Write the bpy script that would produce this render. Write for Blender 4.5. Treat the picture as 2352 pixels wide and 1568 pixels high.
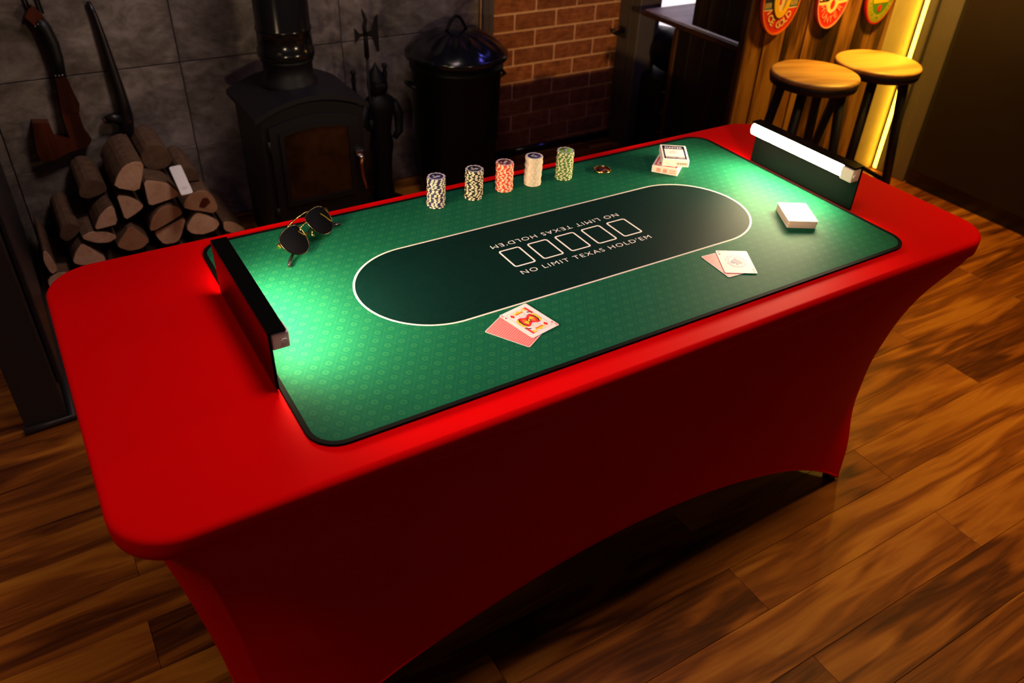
import bpy, math, random
from mathutils import Vector, Matrix
random.seed(7)
for _o in list(bpy.data.objects): bpy.data.objects.remove(_o)
scene = bpy.context.scene
COL = scene.collection
PI = math.pi

# ------------------------------------------------------------------ camera
_pitch, _yaw, _roll = 0.6274, 0.5715, 0.0466
_f = Vector((math.sin(_yaw)*math.cos(_pitch), math.cos(_yaw)*math.cos(_pitch), -math.sin(_pitch)))
_r = Vector((math.cos(_yaw), -math.sin(_yaw), 0)); _u = _r.cross(_f)
_r2 = math.cos(_roll)*_r + math.sin(_roll)*_u; _u2 = -math.sin(_roll)*_r + math.cos(_roll)*_u
cam_data = bpy.data.cameras.new('camera'); cam = bpy.data.objects.new('camera', cam_data); COL.objects.link(cam)
cam.matrix_world = Matrix(((_r2.x, _u2.x, -_f.x, -0.8582), (_r2.y, _u2.y, -_f.y, -1.1710), (_r2.z, _u2.z, -_f.z, 1.5646), (0, 0, 0, 1)))
cam_data.sensor_width = 36.0; cam_data.lens = 1861.4*36/2352
cam_data.clip_start = 0.02
cam_data.dof.use_dof = True; cam_data.dof.focus_distance = 1.52; cam_data.dof.aperture_fstop = 4.5
scene.camera = cam

# ------------------------------------------------------------------ view, world, room lamps and added lights
scene.view_settings.view_transform = 'Standard'; scene.view_settings.look = 'None'
scene.view_settings.gamma = 1.0; scene.view_settings.exposure = 0.0
scene.view_settings.use_curve_mapping = False
scene.cycles.use_denoising = True
scene.cycles.max_bounces = 6; scene.cycles.diffuse_bounces = 3; scene.cycles.sample_clamp_indirect = 4.0
scene.cycles.caustics_reflective = False; scene.cycles.caustics_refractive = False
world = bpy.data.worlds.new('room_ambient'); scene.world = world; world.use_nodes = True
_bg = world.node_tree.nodes['Background']; _bg.inputs[0].default_value = (0.62, 0.52, 0.75, 1); _bg.inputs[1].default_value = 0.030

def area(name, loc, target, size, energy, col, size_y=None, spread=None):
    d = bpy.data.lights.new(name, 'AREA'); d.energy = energy; d.color = col
    d.shape = 'RECTANGLE' if size_y else 'DISK'; d.size = size
    if size_y: d.size_y = size_y
    if spread: d.spread = math.radians(spread)
    o = bpy.data.objects.new(name, d); COL.objects.link(o); o.location = loc
    o.rotation_euler = (Vector(target)-Vector(loc)).to_track_quat('-Z', 'Y').to_euler()
    return o
TUBE_STRENGTH = 360.0
area('ceiling_lamp_over_table', (-0.25, -0.25, 2.35), (-0.2, -0.15, 0.74), 0.5, 4.7, (1.0, 0.70, 0.64), spread=85)
area('hearth_wall_fill', (0.1, 0.75, 2.35), (-0.3, 1.7, 0.4), 0.4, 2.7, (1.0, 0.78, 0.74), spread=80)  # added light, brightens the tiled wall and logs
area('ceiling_spot_over_bar', (2.14, 0.76, 1.34), (2.10, 0.82, 0.6), 0.08, 11.0, (1.0, 0.54, 0.05), spread=150)
area('right_floor_fill', (1.45, -0.45, 2.35), (1.45, -0.45, 0.0), 0.35, 6.0, (1.0, 0.58, 0.14), spread=75)  # overhead light added to warm the floor at right; no doorway here
area('blue_led_above_bar', (1.75, 1.15, 2.2), (0.7, 1.6, 0.5), 0.6, 7.0, (0.16, 0.14, 1.0), size_y=0.08)
area('left_floor_light', (-2.0, -0.4, 2.2), (-1.5, 0.2, 0.0), 0.35, 4.6, (1.0, 0.68, 0.38), spread=110)  # unseen light, turned up to brighten the floor at left

_sd = bpy.data.lights.new('added_spot_on_brick_wall', 'SPOT'); _sd.energy = 330.0; _sd.color = (1.0, 0.60, 0.20); _sd.spot_size = math.radians(13.0); _sd.spot_blend = .55; _sd.shadow_soft_size = .03  # spot added behind the viewer to brighten the upper bricks
_so = bpy.data.objects.new('added_spot_on_brick_wall', _sd); COL.objects.link(_so); _so.location = (-0.72, -2.5, 1.475)
_so.rotation_euler = (Vector((1.42, 1.95, .64))-_so.location).to_track_quat('-Z', 'Y').to_euler()

# ------------------------------------------------------------------ materials
class NT:
    def __init__(s, name):
        s.m = bpy.data.materials.new(name); s.m.use_nodes = True; s.t = s.m.node_tree; s.t.nodes.clear()
        s.out = s.t.nodes.new('ShaderNodeOutputMaterial')
    def n(s, kind, **kw):
        nd = s.t.nodes.new(kind)
        for k, v in kw.items(): setattr(nd, k, v)
        return nd
    def inp(s, sock, v):
        if isinstance(v, bpy.types.NodeSocket): s.t.links.new(v, sock)
        elif v is not None:
            if hasattr(sock.default_value, '__len__') and len(sock.default_value) == 4 and len(v) == 3: v = (*v, 1)
            sock.default_value = v
    def math(s, op, a, b=None, c=None, clamp=False):
        nd = s.n('ShaderNodeMath', operation=op, use_clamp=clamp)
        s.inp(nd.inputs[0], a)
        if b is not None: s.inp(nd.inputs[1], b)
        if c is not None: s.inp(nd.inputs[2], c)
        return nd.outputs[0]
    def vmath(s, op, a, b=None, scale=None):
        nd = s.n('ShaderNodeVectorMath', operation=op); s.inp(nd.inputs[0], a)
        if b is not None: s.inp(nd.inputs[1], b)
        if scale is not None: s.inp(nd.inputs['Scale'], scale)
        return nd.outputs[0]
    def mix(s, fac, a, b, blend='MIX'):
        nd = s.n('ShaderNodeMix', data_type='RGBA', blend_type=blend); s.inp(nd.inputs[0], fac)
        s.inp(nd.inputs[6], a); s.inp(nd.inputs[7], b); return nd.outputs[2]
    def noise(s, vec, scale, detail=3, rough=.55, dist=0.0, color=False):
        nd = s.n('ShaderNodeTexNoise'); s.inp(nd.inputs['Vector'], vec); nd.inputs['Scale'].default_value = scale
        nd.inputs['Detail'].default_value = detail; nd.inputs['Roughness'].default_value = rough; nd.inputs['Distortion'].default_value = dist
        return nd.outputs['Color' if color else 'Fac']
    def ramp(s, fac, stops):
        nd = s.n('ShaderNodeValToRGB'); e = nd.color_ramp.elements
        while len(e) < len(stops): e.new(0.5)
        for el, (p, c) in zip(e, stops): el.position = p; el.color = (*c, 1)
        s.inp(nd.inputs[0], fac); return nd.outputs[0]
    def obj(s): return s.n('ShaderNodeTexCoord').outputs['Object']
    def rnd(s): return s.n('ShaderNodeObjectInfo').outputs['Random']
    def xyz(s, v):
        nd = s.n('ShaderNodeSeparateXYZ'); s.inp(nd.inputs[0], v); return nd.outputs
    def comb(s, x, y, z):
        nd = s.n('ShaderNodeCombineXYZ')
        for i, v in enumerate((x, y, z)): s.inp(nd.inputs[i], v)
        return nd.outputs[0]
    def bump(s, h, strength=.3, dist=.002):
        nd = s.n('ShaderNodeBump'); nd.inputs['Strength'].default_value = strength; nd.inputs['Distance'].default_value = dist
        s.inp(nd.inputs['Height'], h); return nd.outputs[0]
    def bsdf(s, col, rough=.5, metal=0.0, spec=.5, normal=None, coat=0.0, emit=None, estr=0.0, tint=None):
        b = s.n('ShaderNodeBsdfPrincipled'); s.inp(b.inputs['Base Color'], col); s.inp(b.inputs['Roughness'], rough)
        s.inp(b.inputs['Metallic'], metal); s.inp(b.inputs['Specular IOR Level'], spec)
        if normal is not None: s.inp(b.inputs['Normal'], normal)
        if coat: b.inputs['Coat Weight'].default_value = coat; b.inputs['Coat Roughness'].default_value = .08
        if emit is not None: s.inp(b.inputs['Emission Color'], emit); b.inputs['Emission Strength'].default_value = estr
        if tint: b.inputs['Specular Tint'].default_value = (*tint, 1)
        s.t.links.new(b.outputs[0], s.out.inputs[0]); return s.m

def plain(name, col, rough=.5, metal=0.0, spec=.5, coat=0.0, var=.12, scale=30.0, bump=0.0, emit=None, estr=0.0):
    t = NT(name); v = t.obj(); f = t.noise(v, scale, 4)
    lo = tuple(c*(1-var) for c in col); hi = tuple(min(1, c*(1+var)) for c in col)
    c = t.mix(f, lo, hi)
    nrm = t.bump(f, bump, .002) if bump else None
    return t.bsdf(c, rough, metal, spec, nrm, coat, emit, estr)

def wood(name, stops, scale=(1.3, 9, 9), swirl=1.2, rings=9.0, rough=.45, spec=.4, axis='x', bump=.15, randv=40.0, coat=0.0, ringw=.24):
    """figured wood: grain runs along the given local axis"""
    t = NT(name); v = t.obj()
    sc = {'x': scale, 'y': (scale[1], scale[0], scale[2]), 'z': (scale[1], scale[2], scale[0])}[axis]
    v = t.vmath('MULTIPLY', v, sc)
    off = t.math('MULTIPLY', t.rnd(), randv); v = t.vmath('ADD', v, t.comb(off, t.math('MULTIPLY', off, 1.7), off))
    w = t.vmath('SCALE', t.vmath('SUBTRACT', t.noise(v, .8, 2, color=True), (.5, .5, .5)), scale=swirl)
    v2 = t.vmath('ADD', v, w)
    big = t.noise(v2, .9, 3)
    ring = t.math('MULTIPLY_ADD', t.math('SINE', t.math('MULTIPLY', big, rings*6.283)), .5, .5)
    fine = t.noise(t.vmath('MULTIPLY', v2, (1, 4, 4) if axis == 'x' else ((4, 1, 4) if axis == 'y' else (4, 4, 1))), 3.0, 5, .65)
    fac = t.math('ADD', t.math('MULTIPLY', big, .42), t.math('ADD', t.math('MULTIPLY', ring, ringw), t.math('MULTIPLY', fine, .58-ringw)))
    fac = t.math('ADD', fac, t.math('MULTIPLY_ADD', t.rnd(), .16, -.10))
    return t.bsdf(t.ramp(fac, stops), rough, 0, spec, t.bump(fine, bump, .001), coat)

M = {}
def red_fabric():
    t = NT('red_spandex'); v = t.obj(); f = t.noise(v, 6, 3); g = t.noise(v, 1400, 2)
    c = t.mix(f, (.57, .0008, .0016), (.66, .0012, .0028))
    return t.bsdf(c, .6, 0, .03, t.bump(g, .12, .0006), tint=(1, .12, .12))
M['red'] = red_fabric()

def mat_print():
    t = NT('printed_mat_cloth'); o = t.xyz(t.obj()); x, y = o[0], o[1]
    ax = t.math('MAXIMUM', t.math('SUBTRACT', t.math('ABSOLUTE', t.math('SUBTRACT', x, .003)), .3165), 0.0)
    d = t.math('SUBTRACT', t.math('SQRT', t.math('ADD', t.math('MULTIPLY', ax, ax), t.math('MULTIPLY', y, y))), .1435)
    inside = t.math('LESS_THAN', d, 0.0); line = t.math('LESS_THAN', t.math('ABSOLUTE', d), .0021)
    xs = t.math('DIVIDE', x, .026); ys = t.math('DIVIDE', y, .042)
    fu = t.math('SUBTRACT', t.math('FRACT', t.math('ADD', xs, ys)), .5); fv = t.math('SUBTRACT', t.math('FRACT', t.math('SUBTRACT', xs, ys)), .5)
    dx = t.math('MULTIPLY', t.math('ADD', fu, fv), .013); dy = t.math('MULTIPLY', t.math('SUBTRACT', fu, fv), .021)
    r = t.math('SQRT', t.math('ADD', t.math('MULTIPLY', dx, dx), t.math('MULTIPLY', dy, dy)))
    sym = t.math('MULTIPLY', t.math('SUBTRACT', .0066, r), 900, clamp=True)
    hole = t.math('MULTIPLY', t.math('SUBTRACT', .0022, r), 1200, clamp=True)
    sym = t.math('SUBTRACT', sym, hole, clamp=True)
    lat = t.math('MAXIMUM', t.math('GREATER_THAN', t.math('ABSOLUTE', fu), .483), t.math('GREATER_THAN', t.math('ABSOLUTE', fv), .483))
    nz = t.noise(t.obj(), 9, 4, .6); nf = t.noise(t.obj(), 90, 3, .7)
    g = t.mix(nz, (.0020, .074, .043), (.007, .114, .058))
    g = t.mix(t.math('MULTIPLY', nf, .45), g, (.014, .135, .062))
    pat = t.math('ADD', t.math('MULTIPLY', sym, .17), t.math('MULTIPLY', lat, .19), clamp=True)
    g = t.mix(pat, g, (.055, .25, .09))
    dk = t.mix(t.math('MULTIPLY', nf, .7), (.0008, .010, .010), (.003, .026, .021))
    c = t.mix(inside, g, dk); c = t.mix(line, c, (.78, .72, .66))
    wv = t.math('SINE', t.math('MULTIPLY', t.math('ADD', x, t.math('MULTIPLY', y, .55)), 6.283/.0024))
    c = t.mix(t.math('MULTIPLY_ADD', wv, .42, .42), c, t.vmath('SCALE', c, scale=.45))
    return t.bsdf(c, .64, 0, .05, t.bump(wv, .15, .0004), tint=(.55, 1, .6))
M['mat'] = mat_print()
M['black_binding'] = plain('black_mat_binding', (.0025, .002, .002), .8, spec=.08, scale=400, bump=.2)
M['white_print'] = plain('white_print', (.80, .74, .72), .75, spec=.2, scale=300)
M['black_acrylic'] = plain('black_gloss_acrylic', (.003, .003, .003), .10, spec=.12, var=0)
M['white_plastic'] = plain('white_plastic', (.75, .70, .68), .35, var=.03)
def tube_mat():
    t = NT('lit_led_tube'); return t.bsdf((1, .9, .7), .4, emit=(1.0, .77, .46), estr=TUBE_STRENGTH)
M['tube'] = tube_mat()
def strip_mat():
    t = NT('lit_yellow_led'); return t.bsdf((1, .8, .3), .4, emit=(1.0, .54, .03), estr=15.0)
M['led'] = strip_mat()
M['floor_wood'] = wood('acacia_floor_plank', [(.20, (.016, .0035, .0008)), (.31, (.080, .020, .0025)), (.42, (.20, .056, .006)), (.55, (.34, .112, .011)), (.70, (.48, .195, .022))], (1.15, 9, 9), 1.5, 3.2, .40, .25, 'x', ringw=.28)
M['floor_base'] = plain('floor_underlay', (.01, .005, .002), .9)
M['bar_wood'] = wood('weathered_bar_board', [(.25, (.020, .007, .002)), (.42, (.10, .036, .008)), (.58, (.30, .125, .030)), (.78, (.50, .25, .075))], (1.6, 12, 12), 1.0, 2.2, .6, .3, 'z')
M['bar_dark'] = wood('dark_stained_board', [(.25, (.004, .0015, .0008)), (.5, (.012, .005, .0025)), (.8, (.045, .020, .010))], (1.6, 14, 14), .8, 1.6, .6, .3, 'z')
M['bar_trim'] = wood('dark_oak_trim', [(.2, (.02, .006, .002)), (.5, (.06, .021, .006)), (.8, (.13, .05, .015))], (1.6, 14, 14), .8, 1.6, .55, .3, 'z')
M['seat_wood'] = wood('pale_stool_seat', [(.25, (.34, .16, .04)), (.45, (.52, .28, .07)), (.65, (.66, .40, .11)), (.85, (.74, .48, .15))], (2.2, 16, 16), .9, 2.0, .42, .4, 'x')
M['stool_leg'] = plain('black_stool_leg', (.010, .007, .006), .5)
M['counter_wood'] = wood('light_counter_top', [(.2, (.20, .12, .09)), (.5, (.42, .28, .22)), (.8, (.60, .45, .38))], (2, 18, 18), .6, 2, .45, .4, 'x')
def brick_mat():
    t = NT('brick_face'); v = t.vmath('ADD', t.obj(), t.comb(t.math('MULTIPLY', t.rnd(), 31.0), 0.0, t.math('MULTIPLY', t.rnd(), 17.0)))
    f = t.noise(v, 26, 5, .65); g = t.noise(t.vmath('MULTIPLY', v, (1, 1, 5)), 18, 4)
    c = t.ramp(t.math('ADD', t.math('MULTIPLY', f, .6), t.math('MULTIPLY', g, .4)), [(.3, (.12, .036, .012)), (.5, (.28, .088, .026)), (.72, (.48, .18, .06))])
    c = t.mix(t.math('MULTIPLY', t.rnd(), .4), c, (.09, .03, .014))
    return t.bsdf(c, .9, 0, .15, t.bump(f, .5, .004))
M['brick'] = brick_mat()
M['mortar'] = plain('sandy_mortar', (.66, .38, .25), .95, spec=.1, var=.25, scale=60, bump=.3)
def tile_mat():
    t = NT('slate_effect_tile'); v = t.vmath('ADD', t.obj(), t.comb(t.math('MULTIPLY', t.rnd(), 13.0), 0.0, t.math('MULTIPLY', t.rnd(), 29.0)))
    w = t.vmath('ADD', v, t.vmath('SCALE', t.vmath('SUBTRACT', t.noise(v, 3, 2, color=True), (.5, .5, .5)), scale=.25))
    f = t.noise(t.vmath('MULTIPLY', v, (1, 1, 1.5)), 5.0, 7, .66, .4); g = t.noise(t.vmath('MULTIPLY', w, (1, 1, 1.8)), 22, 4, .6)
    c = t.ramp(t.math('ADD', t.math('MULTIPLY', f, .7), t.math('MULTIPLY', g, .3)), [(.32, (.055, .042, .033)), (.46, (.15, .118, .095)), (.58, (.27, .22, .185)), (.74, (.46, .39, .33))])
    return t.bsdf(c, .5, 0, .35, t.bump(f, .35, .004))
M['tile'] = tile_mat()
M['grout'] = plain('dark_grout', (.07, .05, .05), .9, spec=.1)
M['painted_post'] = plain('slate_grey_paint', (.075, .062, .062), .45, spec=.35, scale=8)
M['pier_paint'] = plain('dark_slate_paint', (.022, .019, .022), .4, spec=.35, scale=8)
M['painted_trim'] = plain('grey_painted_board', (.12, .10, .085), .5, scale=10)
M['cabinet_dark'] = plain('dark_grey_cabinet_panel', (.017, .011, .008), .5, spec=.3, scale=12)
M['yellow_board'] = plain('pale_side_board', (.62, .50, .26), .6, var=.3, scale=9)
M['white_paint'] = plain('white_wall_paint', (.70, .66, .64), .8)
M['lit_white'] = plain('lit_back_bar_panel', (.85, .82, .82), .6, emit=(1.0, .88, .92), estr=1.3)
M['cast_iron'] = plain('black_cast_iron', (.0035, .003, .0035), .55, spec=.25, var=.3, scale=120, bump=.15)
M['stove_paint'] = plain('black_stove_paint', (.0065, .0055, .0075), .5, spec=.3, scale=60)
M['flue_enamel'] = plain('black_flue_enamel', (.006, .005, .005), .16, spec=.5, scale=20)
def stove_glass():
    t = NT('sooty_stove_glass'); f = t.noise(t.obj(), 9, 4)
    return t.bsdf(t.ramp(f, [(.3, (.010, .004, .001)), (.6, (.045, .016, .004)), (.8, (.075, .028, .006))]), .22, 0, .5)
M['stove_glass'] = stove_glass()
M['brass_handle'] = plain('copper_wire_handle', (.55, .24, .12), .3, metal=1.0)
M['chrome'] = plain('chrome', (.8, .78, .76), .12, metal=1.0)
M['bin_black'] = plain('black_enamel_bin', (.003, .003, .003), .42, spec=.2, scale=10)
M['lid_enamel'] = plain('glossy_black_lid_enamel', (.004, .004, .006), .16, spec=.7, scale=10)
M['bark'] = plain('log_bark', (.15, .085, .050), .95, spec=.1, var=.6, scale=38, bump=.9)
def logend():
    t = NT('split_log_end'); v = t.vmath('ADD', t.obj(), t.comb(t.math('MULTIPLY', t.rnd(), 7.0), 0.0, t.math('MULTIPLY', t.rnd(), 5.0)))
    f = t.noise(v, 14, 5, .6); g = t.noise(v, 90, 3)
    c = t.ramp(t.math('ADD', t.math('MULTIPLY', f, .75), t.math('MULTIPLY', g, .25)), [(.3, (.50, .26, .14)), (.5, (.76, .46, .27)), (.7, (.86, .60, .40))])
    c = t.mix(t.math('MULTIPLY', t.math('GREATER_THAN', t.rnd(), .78), .6), c, (.30, .10, .025))
    return t.bsdf(c, .9, 0, .15, t.bump(g, .4, .002))
M['log_end'] = logend()
M['red_wood'] = wood('polished_red_wood', [(.25, (.016, .003, .001)), (.5, (.055, .010, .003)), (.75, (.12, .024, .007))], (2, 14, 14), .6, 2, .35, .4, 'z')
M['dark_wood'] = plain('blackened_wood', (.011, .007, .008), .35, spec=.5)
M['leather'] = plain('black_leather_grip', (.006, .005, .005), .5, bump=.2, scale=150)
M['gold'] = plain('polished_gold', (.95, .62, .16), .16, metal=1.0, var=.05)
M['gunmetal'] = plain('dark_gunmetal_rim', (.10, .075, .045), .25, metal=1.0, var=.05)
M['copper'] = plain('engraved_copper', (.55, .22, .11), .25, metal=1.0, var=.3, scale=300)
M['lens'] = plain('dark_mirror_lens', (.003, .003, .004), .04, spec=.6, var=0)
M['black_plastic'] = plain('black_plastic', (.008, .007, .007), .3)
M['card_white'] = plain('white_card_stock', (.72, .67, .68), .5, var=.02, spec=.25)
M['card_edge'] = plain('stacked_card_edges', (.66, .52, .46), .7, var=.15, scale=500)
def card_back():
    t = NT('red_lattice_print'); o = t.xyz(t.obj()); s = 6.283/.0080
    a = t.math('SINE', t.math('MULTIPLY', t.math('ADD', o[0], o[1]), s)); b = t.math('SINE', t.math('MULTIPLY', t.math('SUBTRACT', o[0], o[1]), s))
    f = t.math('MULTIPLY', t.math('MULTIPLY', a, b), 3.0); f = t.math('MULTIPLY_ADD', f, .5, .5, clamp=True)
    return t.bsdf(t.mix(f, (.80, .34, .32), (.62, .055, .07)), .45)
M['card_back'] = card_back()
for k, c in dict(p_red=(.70, .02, .02), p_black=(.01, .01, .014), p_yellow=(.85, .48, .03), p_orange=(.80, .16, .02), p_navy=(.010, .009, .06), p_purple=(.05, .03, .17), p_lilac=(.16, .10, .32),
                 p_grey=(.55, .53, .60), p_skin=(.80, .62, .54), p_green=(.10, .24, .02), p_olive=(.42, .38, .03), p_cream=(.82, .66, .40), p_pink=(.80, .30, .26), p_blue=(.03, .16, .24), p_sun=(.90, .55, .02)).items():
    M[k] = plain('ink_' + k[2:], c, .5, var=.05)
for k, c in dict(blue=(.020, .018, .075), black=(.010, .008, .008), red=(.62, .045, .022), white=(.66, .56, .44), green=(.045, .16, .012)).items():
    M['chip_' + k] = plain('clay_chip_' + k, c, .5, var=.06)
M['chip_spot'] = plain('cream_chip_spot', (.80, .66, .44), .5, var=.05)
M['chip_spot_tan'] = plain('tan_chip_spot', (.56, .44, .32), .5, var=.05)
M['chip_ring'] = plain('pale_chip_ring', (.72, .66, .70), .45, var=.03)
M['barrel_red'] = plain('oxblood_gloss_ring', (.10, .02, .02), .2)
M['window_pane'] = plain('dusk_window_pane', (.5, .55, .65), .2, emit=(.78, .80, 1.0), estr=.22)

# ------------------------------------------------------------------ mesh helpers
class MB:
    def __init__(s): s.v = []; s.f = []; s.mi = []; s.sm = []
    def add(s, vs, fs, mi=0, smooth=False):
        b = len(s.v); s.v += [tuple(p) for p in vs]
        for f in fs: s.f.append(tuple(b+i for i in f)); s.mi.append(mi); s.sm.append(smooth)
        return s
    def box(s, x0, x1, y0, y1, z0, z1, mi=0):
        return s.add([(x0,y0,z0),(x1,y0,z0),(x1,y1,z0),(x0,y1,z0),(x0,y0,z1),(x1,y0,z1),(x1,y1,z1),(x0,y1,z1)],
                     [(0,3,2,1),(4,5,6,7),(0,1,5,4),(1,2,6,5),(2,3,7,6),(3,0,4,7)], mi)
    def cbox(s, x0, x1, y0, y1, z0, z1, c, mi=0):
        """box with every edge chamfered by c"""
        vs = []; idx = {}
        for ix, X in enumerate((x0, x1)):
            for iy, Y in enumerate((y0, y1)):
                for iz, Z in enumerate((z0, z1)):
                    sx, sy, sz = (c if ix == 0 else -c), (c if iy == 0 else -c), (c if iz == 0 else -c)
                    for a, p in (('x', (X, Y+sy, Z+sz)), ('y', (X+sx, Y, Z+sz)), ('z', (X+sx, Y+sy, Z))):
                        idx[(ix, iy, iz, a)] = len(vs); vs.append(p)
        I = lambda ix, iy, iz, a: idx[(ix, iy, iz, a)]
        fs = []
        for k in (0, 1):
            fs.append([I(k,0,0,'x'), I(k,1,0,'x'), I(k,1,1,'x'), I(k,0,1,'x')])
            fs.append([I(0,k,0,'y'), I(1,k,0,'y'), I(1,k,1,'y'), I(0,k,1,'y')])
            fs.append([I(0,0,k,'z'), I(1,0,k,'z'), I(1,1,k,'z'), I(0,1,k,'z')])
        for a in (0, 1):
            for b in (0, 1):
                fs.append([I(0,a,b,'y'), I(1,a,b,'y'), I(1,a,b,'z'), I(0,a,b,'z')])
                fs.append([I(a,0,b,'x'), I(a,1,b,'x'), I(a,1,b,'z'), I(a,0,b,'z')])
                fs.append([I(a,b,0,'x'), I(a,b,1,'x'), I(a,b,1,'y'), I(a,b,0,'y')])
                for d in (0, 1): fs.append([I(a,b,d,'x'), I(a,b,d,'y'), I(a,b,d,'z')])
        cen = Vector(((x0+x1)/2, (y0+y1)/2, (z0+z1)/2)); out = []
        for f in fs:
            p = [Vector(vs[i]) for i in f]; nrm = (p[1]-p[0]).cross(p[2]-p[0]); m = sum(p, Vector())/len(p)
            out.append(f if nrm.dot(m-cen) > 0 else f[::-1])
        return s.add(vs, out, mi)
    def prism(s, poly, z0, z1, mi=0, smooth=False, plane='xy'):
        """extrude a closed polygon; plane xy -> along z, xz -> along y (z0..z1 are y values)"""
        n = len(poly)
        area2 = sum(poly[i][0]*poly[(i+1) % n][1]-poly[(i+1) % n][0]*poly[i][1] for i in range(n))
        if area2 < 0: poly = poly[::-1]
        if plane == 'xy': vs = [(x, y, z0) for x, y in poly]+[(x, y, z1) for x, y in poly]; top = list(range(n, 2*n)); bot = list(range(n))[::-1]; flip = False
        else: vs = [(x, z0, y) for x, y in poly]+[(x, z1, y) for x, y in poly]; top = list(range(n, 2*n))[::-1]; bot = list(range(n)); flip = True
        s.add(vs, [bot, top], mi)
        b = len(s.v)-2*n
        for i in range(n):
            j = (i+1) % n; q = (b+i, b+j, b+n+j, b+n+i)
            s.f.append(q[::-1] if flip else q); s.mi.append(mi); s.sm.append(smooth)
        return s
    def tube(s, pts, rad, seg=10, mi=0, closed=False, flat=1.0):
        pts = [Vector(p) for p in pts]; n = len(pts)
        rad = rad if isinstance(rad, (list, tuple)) else [rad]*n
        vs = []; up = None
        for i, p in enumerate(pts):
            a = pts[(i-1) % n] if (closed or i > 0) else p; c = pts[(i+1) % n] if (closed or i < n-1) else p
            t = (c-a).normalized()
            if up is None: up = Vector((0, 0, 1)) if abs(t.z) < .9 else Vector((1, 0, 0))
            sd = t.cross(up).normalized(); up = sd.cross(t).normalized()
            for k in range(seg):
                an = 2*PI*k/seg; vs.append(p+sd*math.cos(an)*rad[i]+up*math.sin(an)*rad[i]*flat)
        fs = []
        for i in range(n if closed else n-1):
            for k in range(seg):
                k2 = (k+1) % seg; i2 = (i+1) % n
                fs.append((i*seg+k, i*seg+k2, i2*seg+k2, i2*seg+k))
        s.add(vs, fs, mi, True)
        if not closed:
            b = len(s.v)-len(vs)
            s.f += [tuple(b+k for k in range(seg))[::-1], tuple(b+(n-1)*seg+k for k in range(seg))]; s.mi += [mi, mi]; s.sm += [False, False]
        return s
    def lathe(s, prof, seg=32, cx=0, cy=0, mi=0, smooth=True, sx=1.0, sy=1.0):
        n = len(prof); vs = []
        for r, z in prof:
            for k in range(seg): a = 2*PI*k/seg; vs.append((cx+r*sx*math.cos(a), cy+r*sy*math.sin(a), z))
        fs = [(i*seg+k, i*seg+(k+1) % seg, (i+1)*seg+(k+1) % seg, (i+1)*seg+k) for i in range(n-1) for k in range(seg)]
        s.add(vs, fs, mi, smooth); b = len(s.v)-len(vs)
        if prof[0][0] > 1e-6: s.f.append(tuple(b+k for k in range(seg))[::-1]); s.mi.append(mi); s.sm.append(False)
        if prof[-1][0] > 1e-6: s.f.append(tuple(b+(n-1)*seg+k for k in range(seg))); s.mi.append(mi); s.sm.append(False)
        return s
    def mesh(s, name, mats, xf=None):
        me = bpy.data.meshes.new(name)
        vs = s.v if xf is None else [tuple(xf @ Vector(p)) for p in s.v]
        me.from_pydata(vs, [], s.f)
        for m in (mats if isinstance(mats, (list, tuple)) else [mats]): me.materials.append(M[m] if isinstance(m, str) else m)
        me.polygons.foreach_set('material_index', s.mi); me.polygons.foreach_set('use_smooth', s.sm); me.update(); me.validate()
        return me

def link(name, me, parent=None, loc=(0, 0, 0), rotz=0.0):
    o = bpy.data.objects.new(name, me); COL.objects.link(o); o.location = loc; o.rotation_euler = (0, 0, rotz)
    if parent is not None: o.parent = parent
    return o
def part(name, mb, mats, parent, origin=None, label=None, kind=None):
    xf = Matrix.Translation(-Vector(origin)) if origin is not None else None
    o = link(name, mb.mesh(name, mats, xf), parent)
    if label: o['label'] = label
    if kind: o['kind'] = kind
    return o
def tag(o, label, cat, group=None):
    o['label'] = label; o['category'] = cat
    if group: o['group'] = group
    return o
def thing(name, label, cat, loc=(0, 0, 0), rotz=0.0, group=None):
    return tag(link(name, None, None, loc, rotz), label, cat, group)
def struct(name, mb, mats, label=None):
    o = link(name, mb.mesh(name, mats)); o['kind'] = 'structure'
    if label: o['label'] = label
    return o
def rrect(w, h, r, cx=0, cy=0, n=8):
    pts = []
    for qx, qy, a0 in ((1, 1, 0), (-1, 1, 90), (-1, -1, 180), (1, -1, 270)):
        for k in range(n+1):
            a = math.radians(a0+90*k/n); pts.append((cx+qx*(w/2-r)+r*math.cos(a), cy+qy*(h/2-r)+r*math.sin(a)))
    return pts
def ell(cx, cy, rx, ry, n=32, a0=0, a1=360):
    full = abs(a1-a0) >= 360
    return [(cx+rx*math.cos(math.radians(a0+(a1-a0)*k/(n if full else n-1))), cy+ry*math.sin(math.radians(a0+(a1-a0)*k/(n if full else n-1)))) for k in range(n)]
def ringmb(mb, outer, inner, z0, z1, mi=0):
    n = len(outer)
    vs = [(x, y, z0) for x, y in outer]+[(x, y, z1) for x, y in outer]+[(x, y, z1) for x, y in inner]+[(x, y, z0) for x, y in inner]
    fs = []
    for i in range(n):
        j = (i+1) % n
        fs += [(i, j, n+j, n+i), (n+i, n+j, 2*n+j, 2*n+i), (2*n+i, 2*n+j, 3*n+j, 3*n+i)]
    return mb.add(vs, fs, mi)

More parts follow.
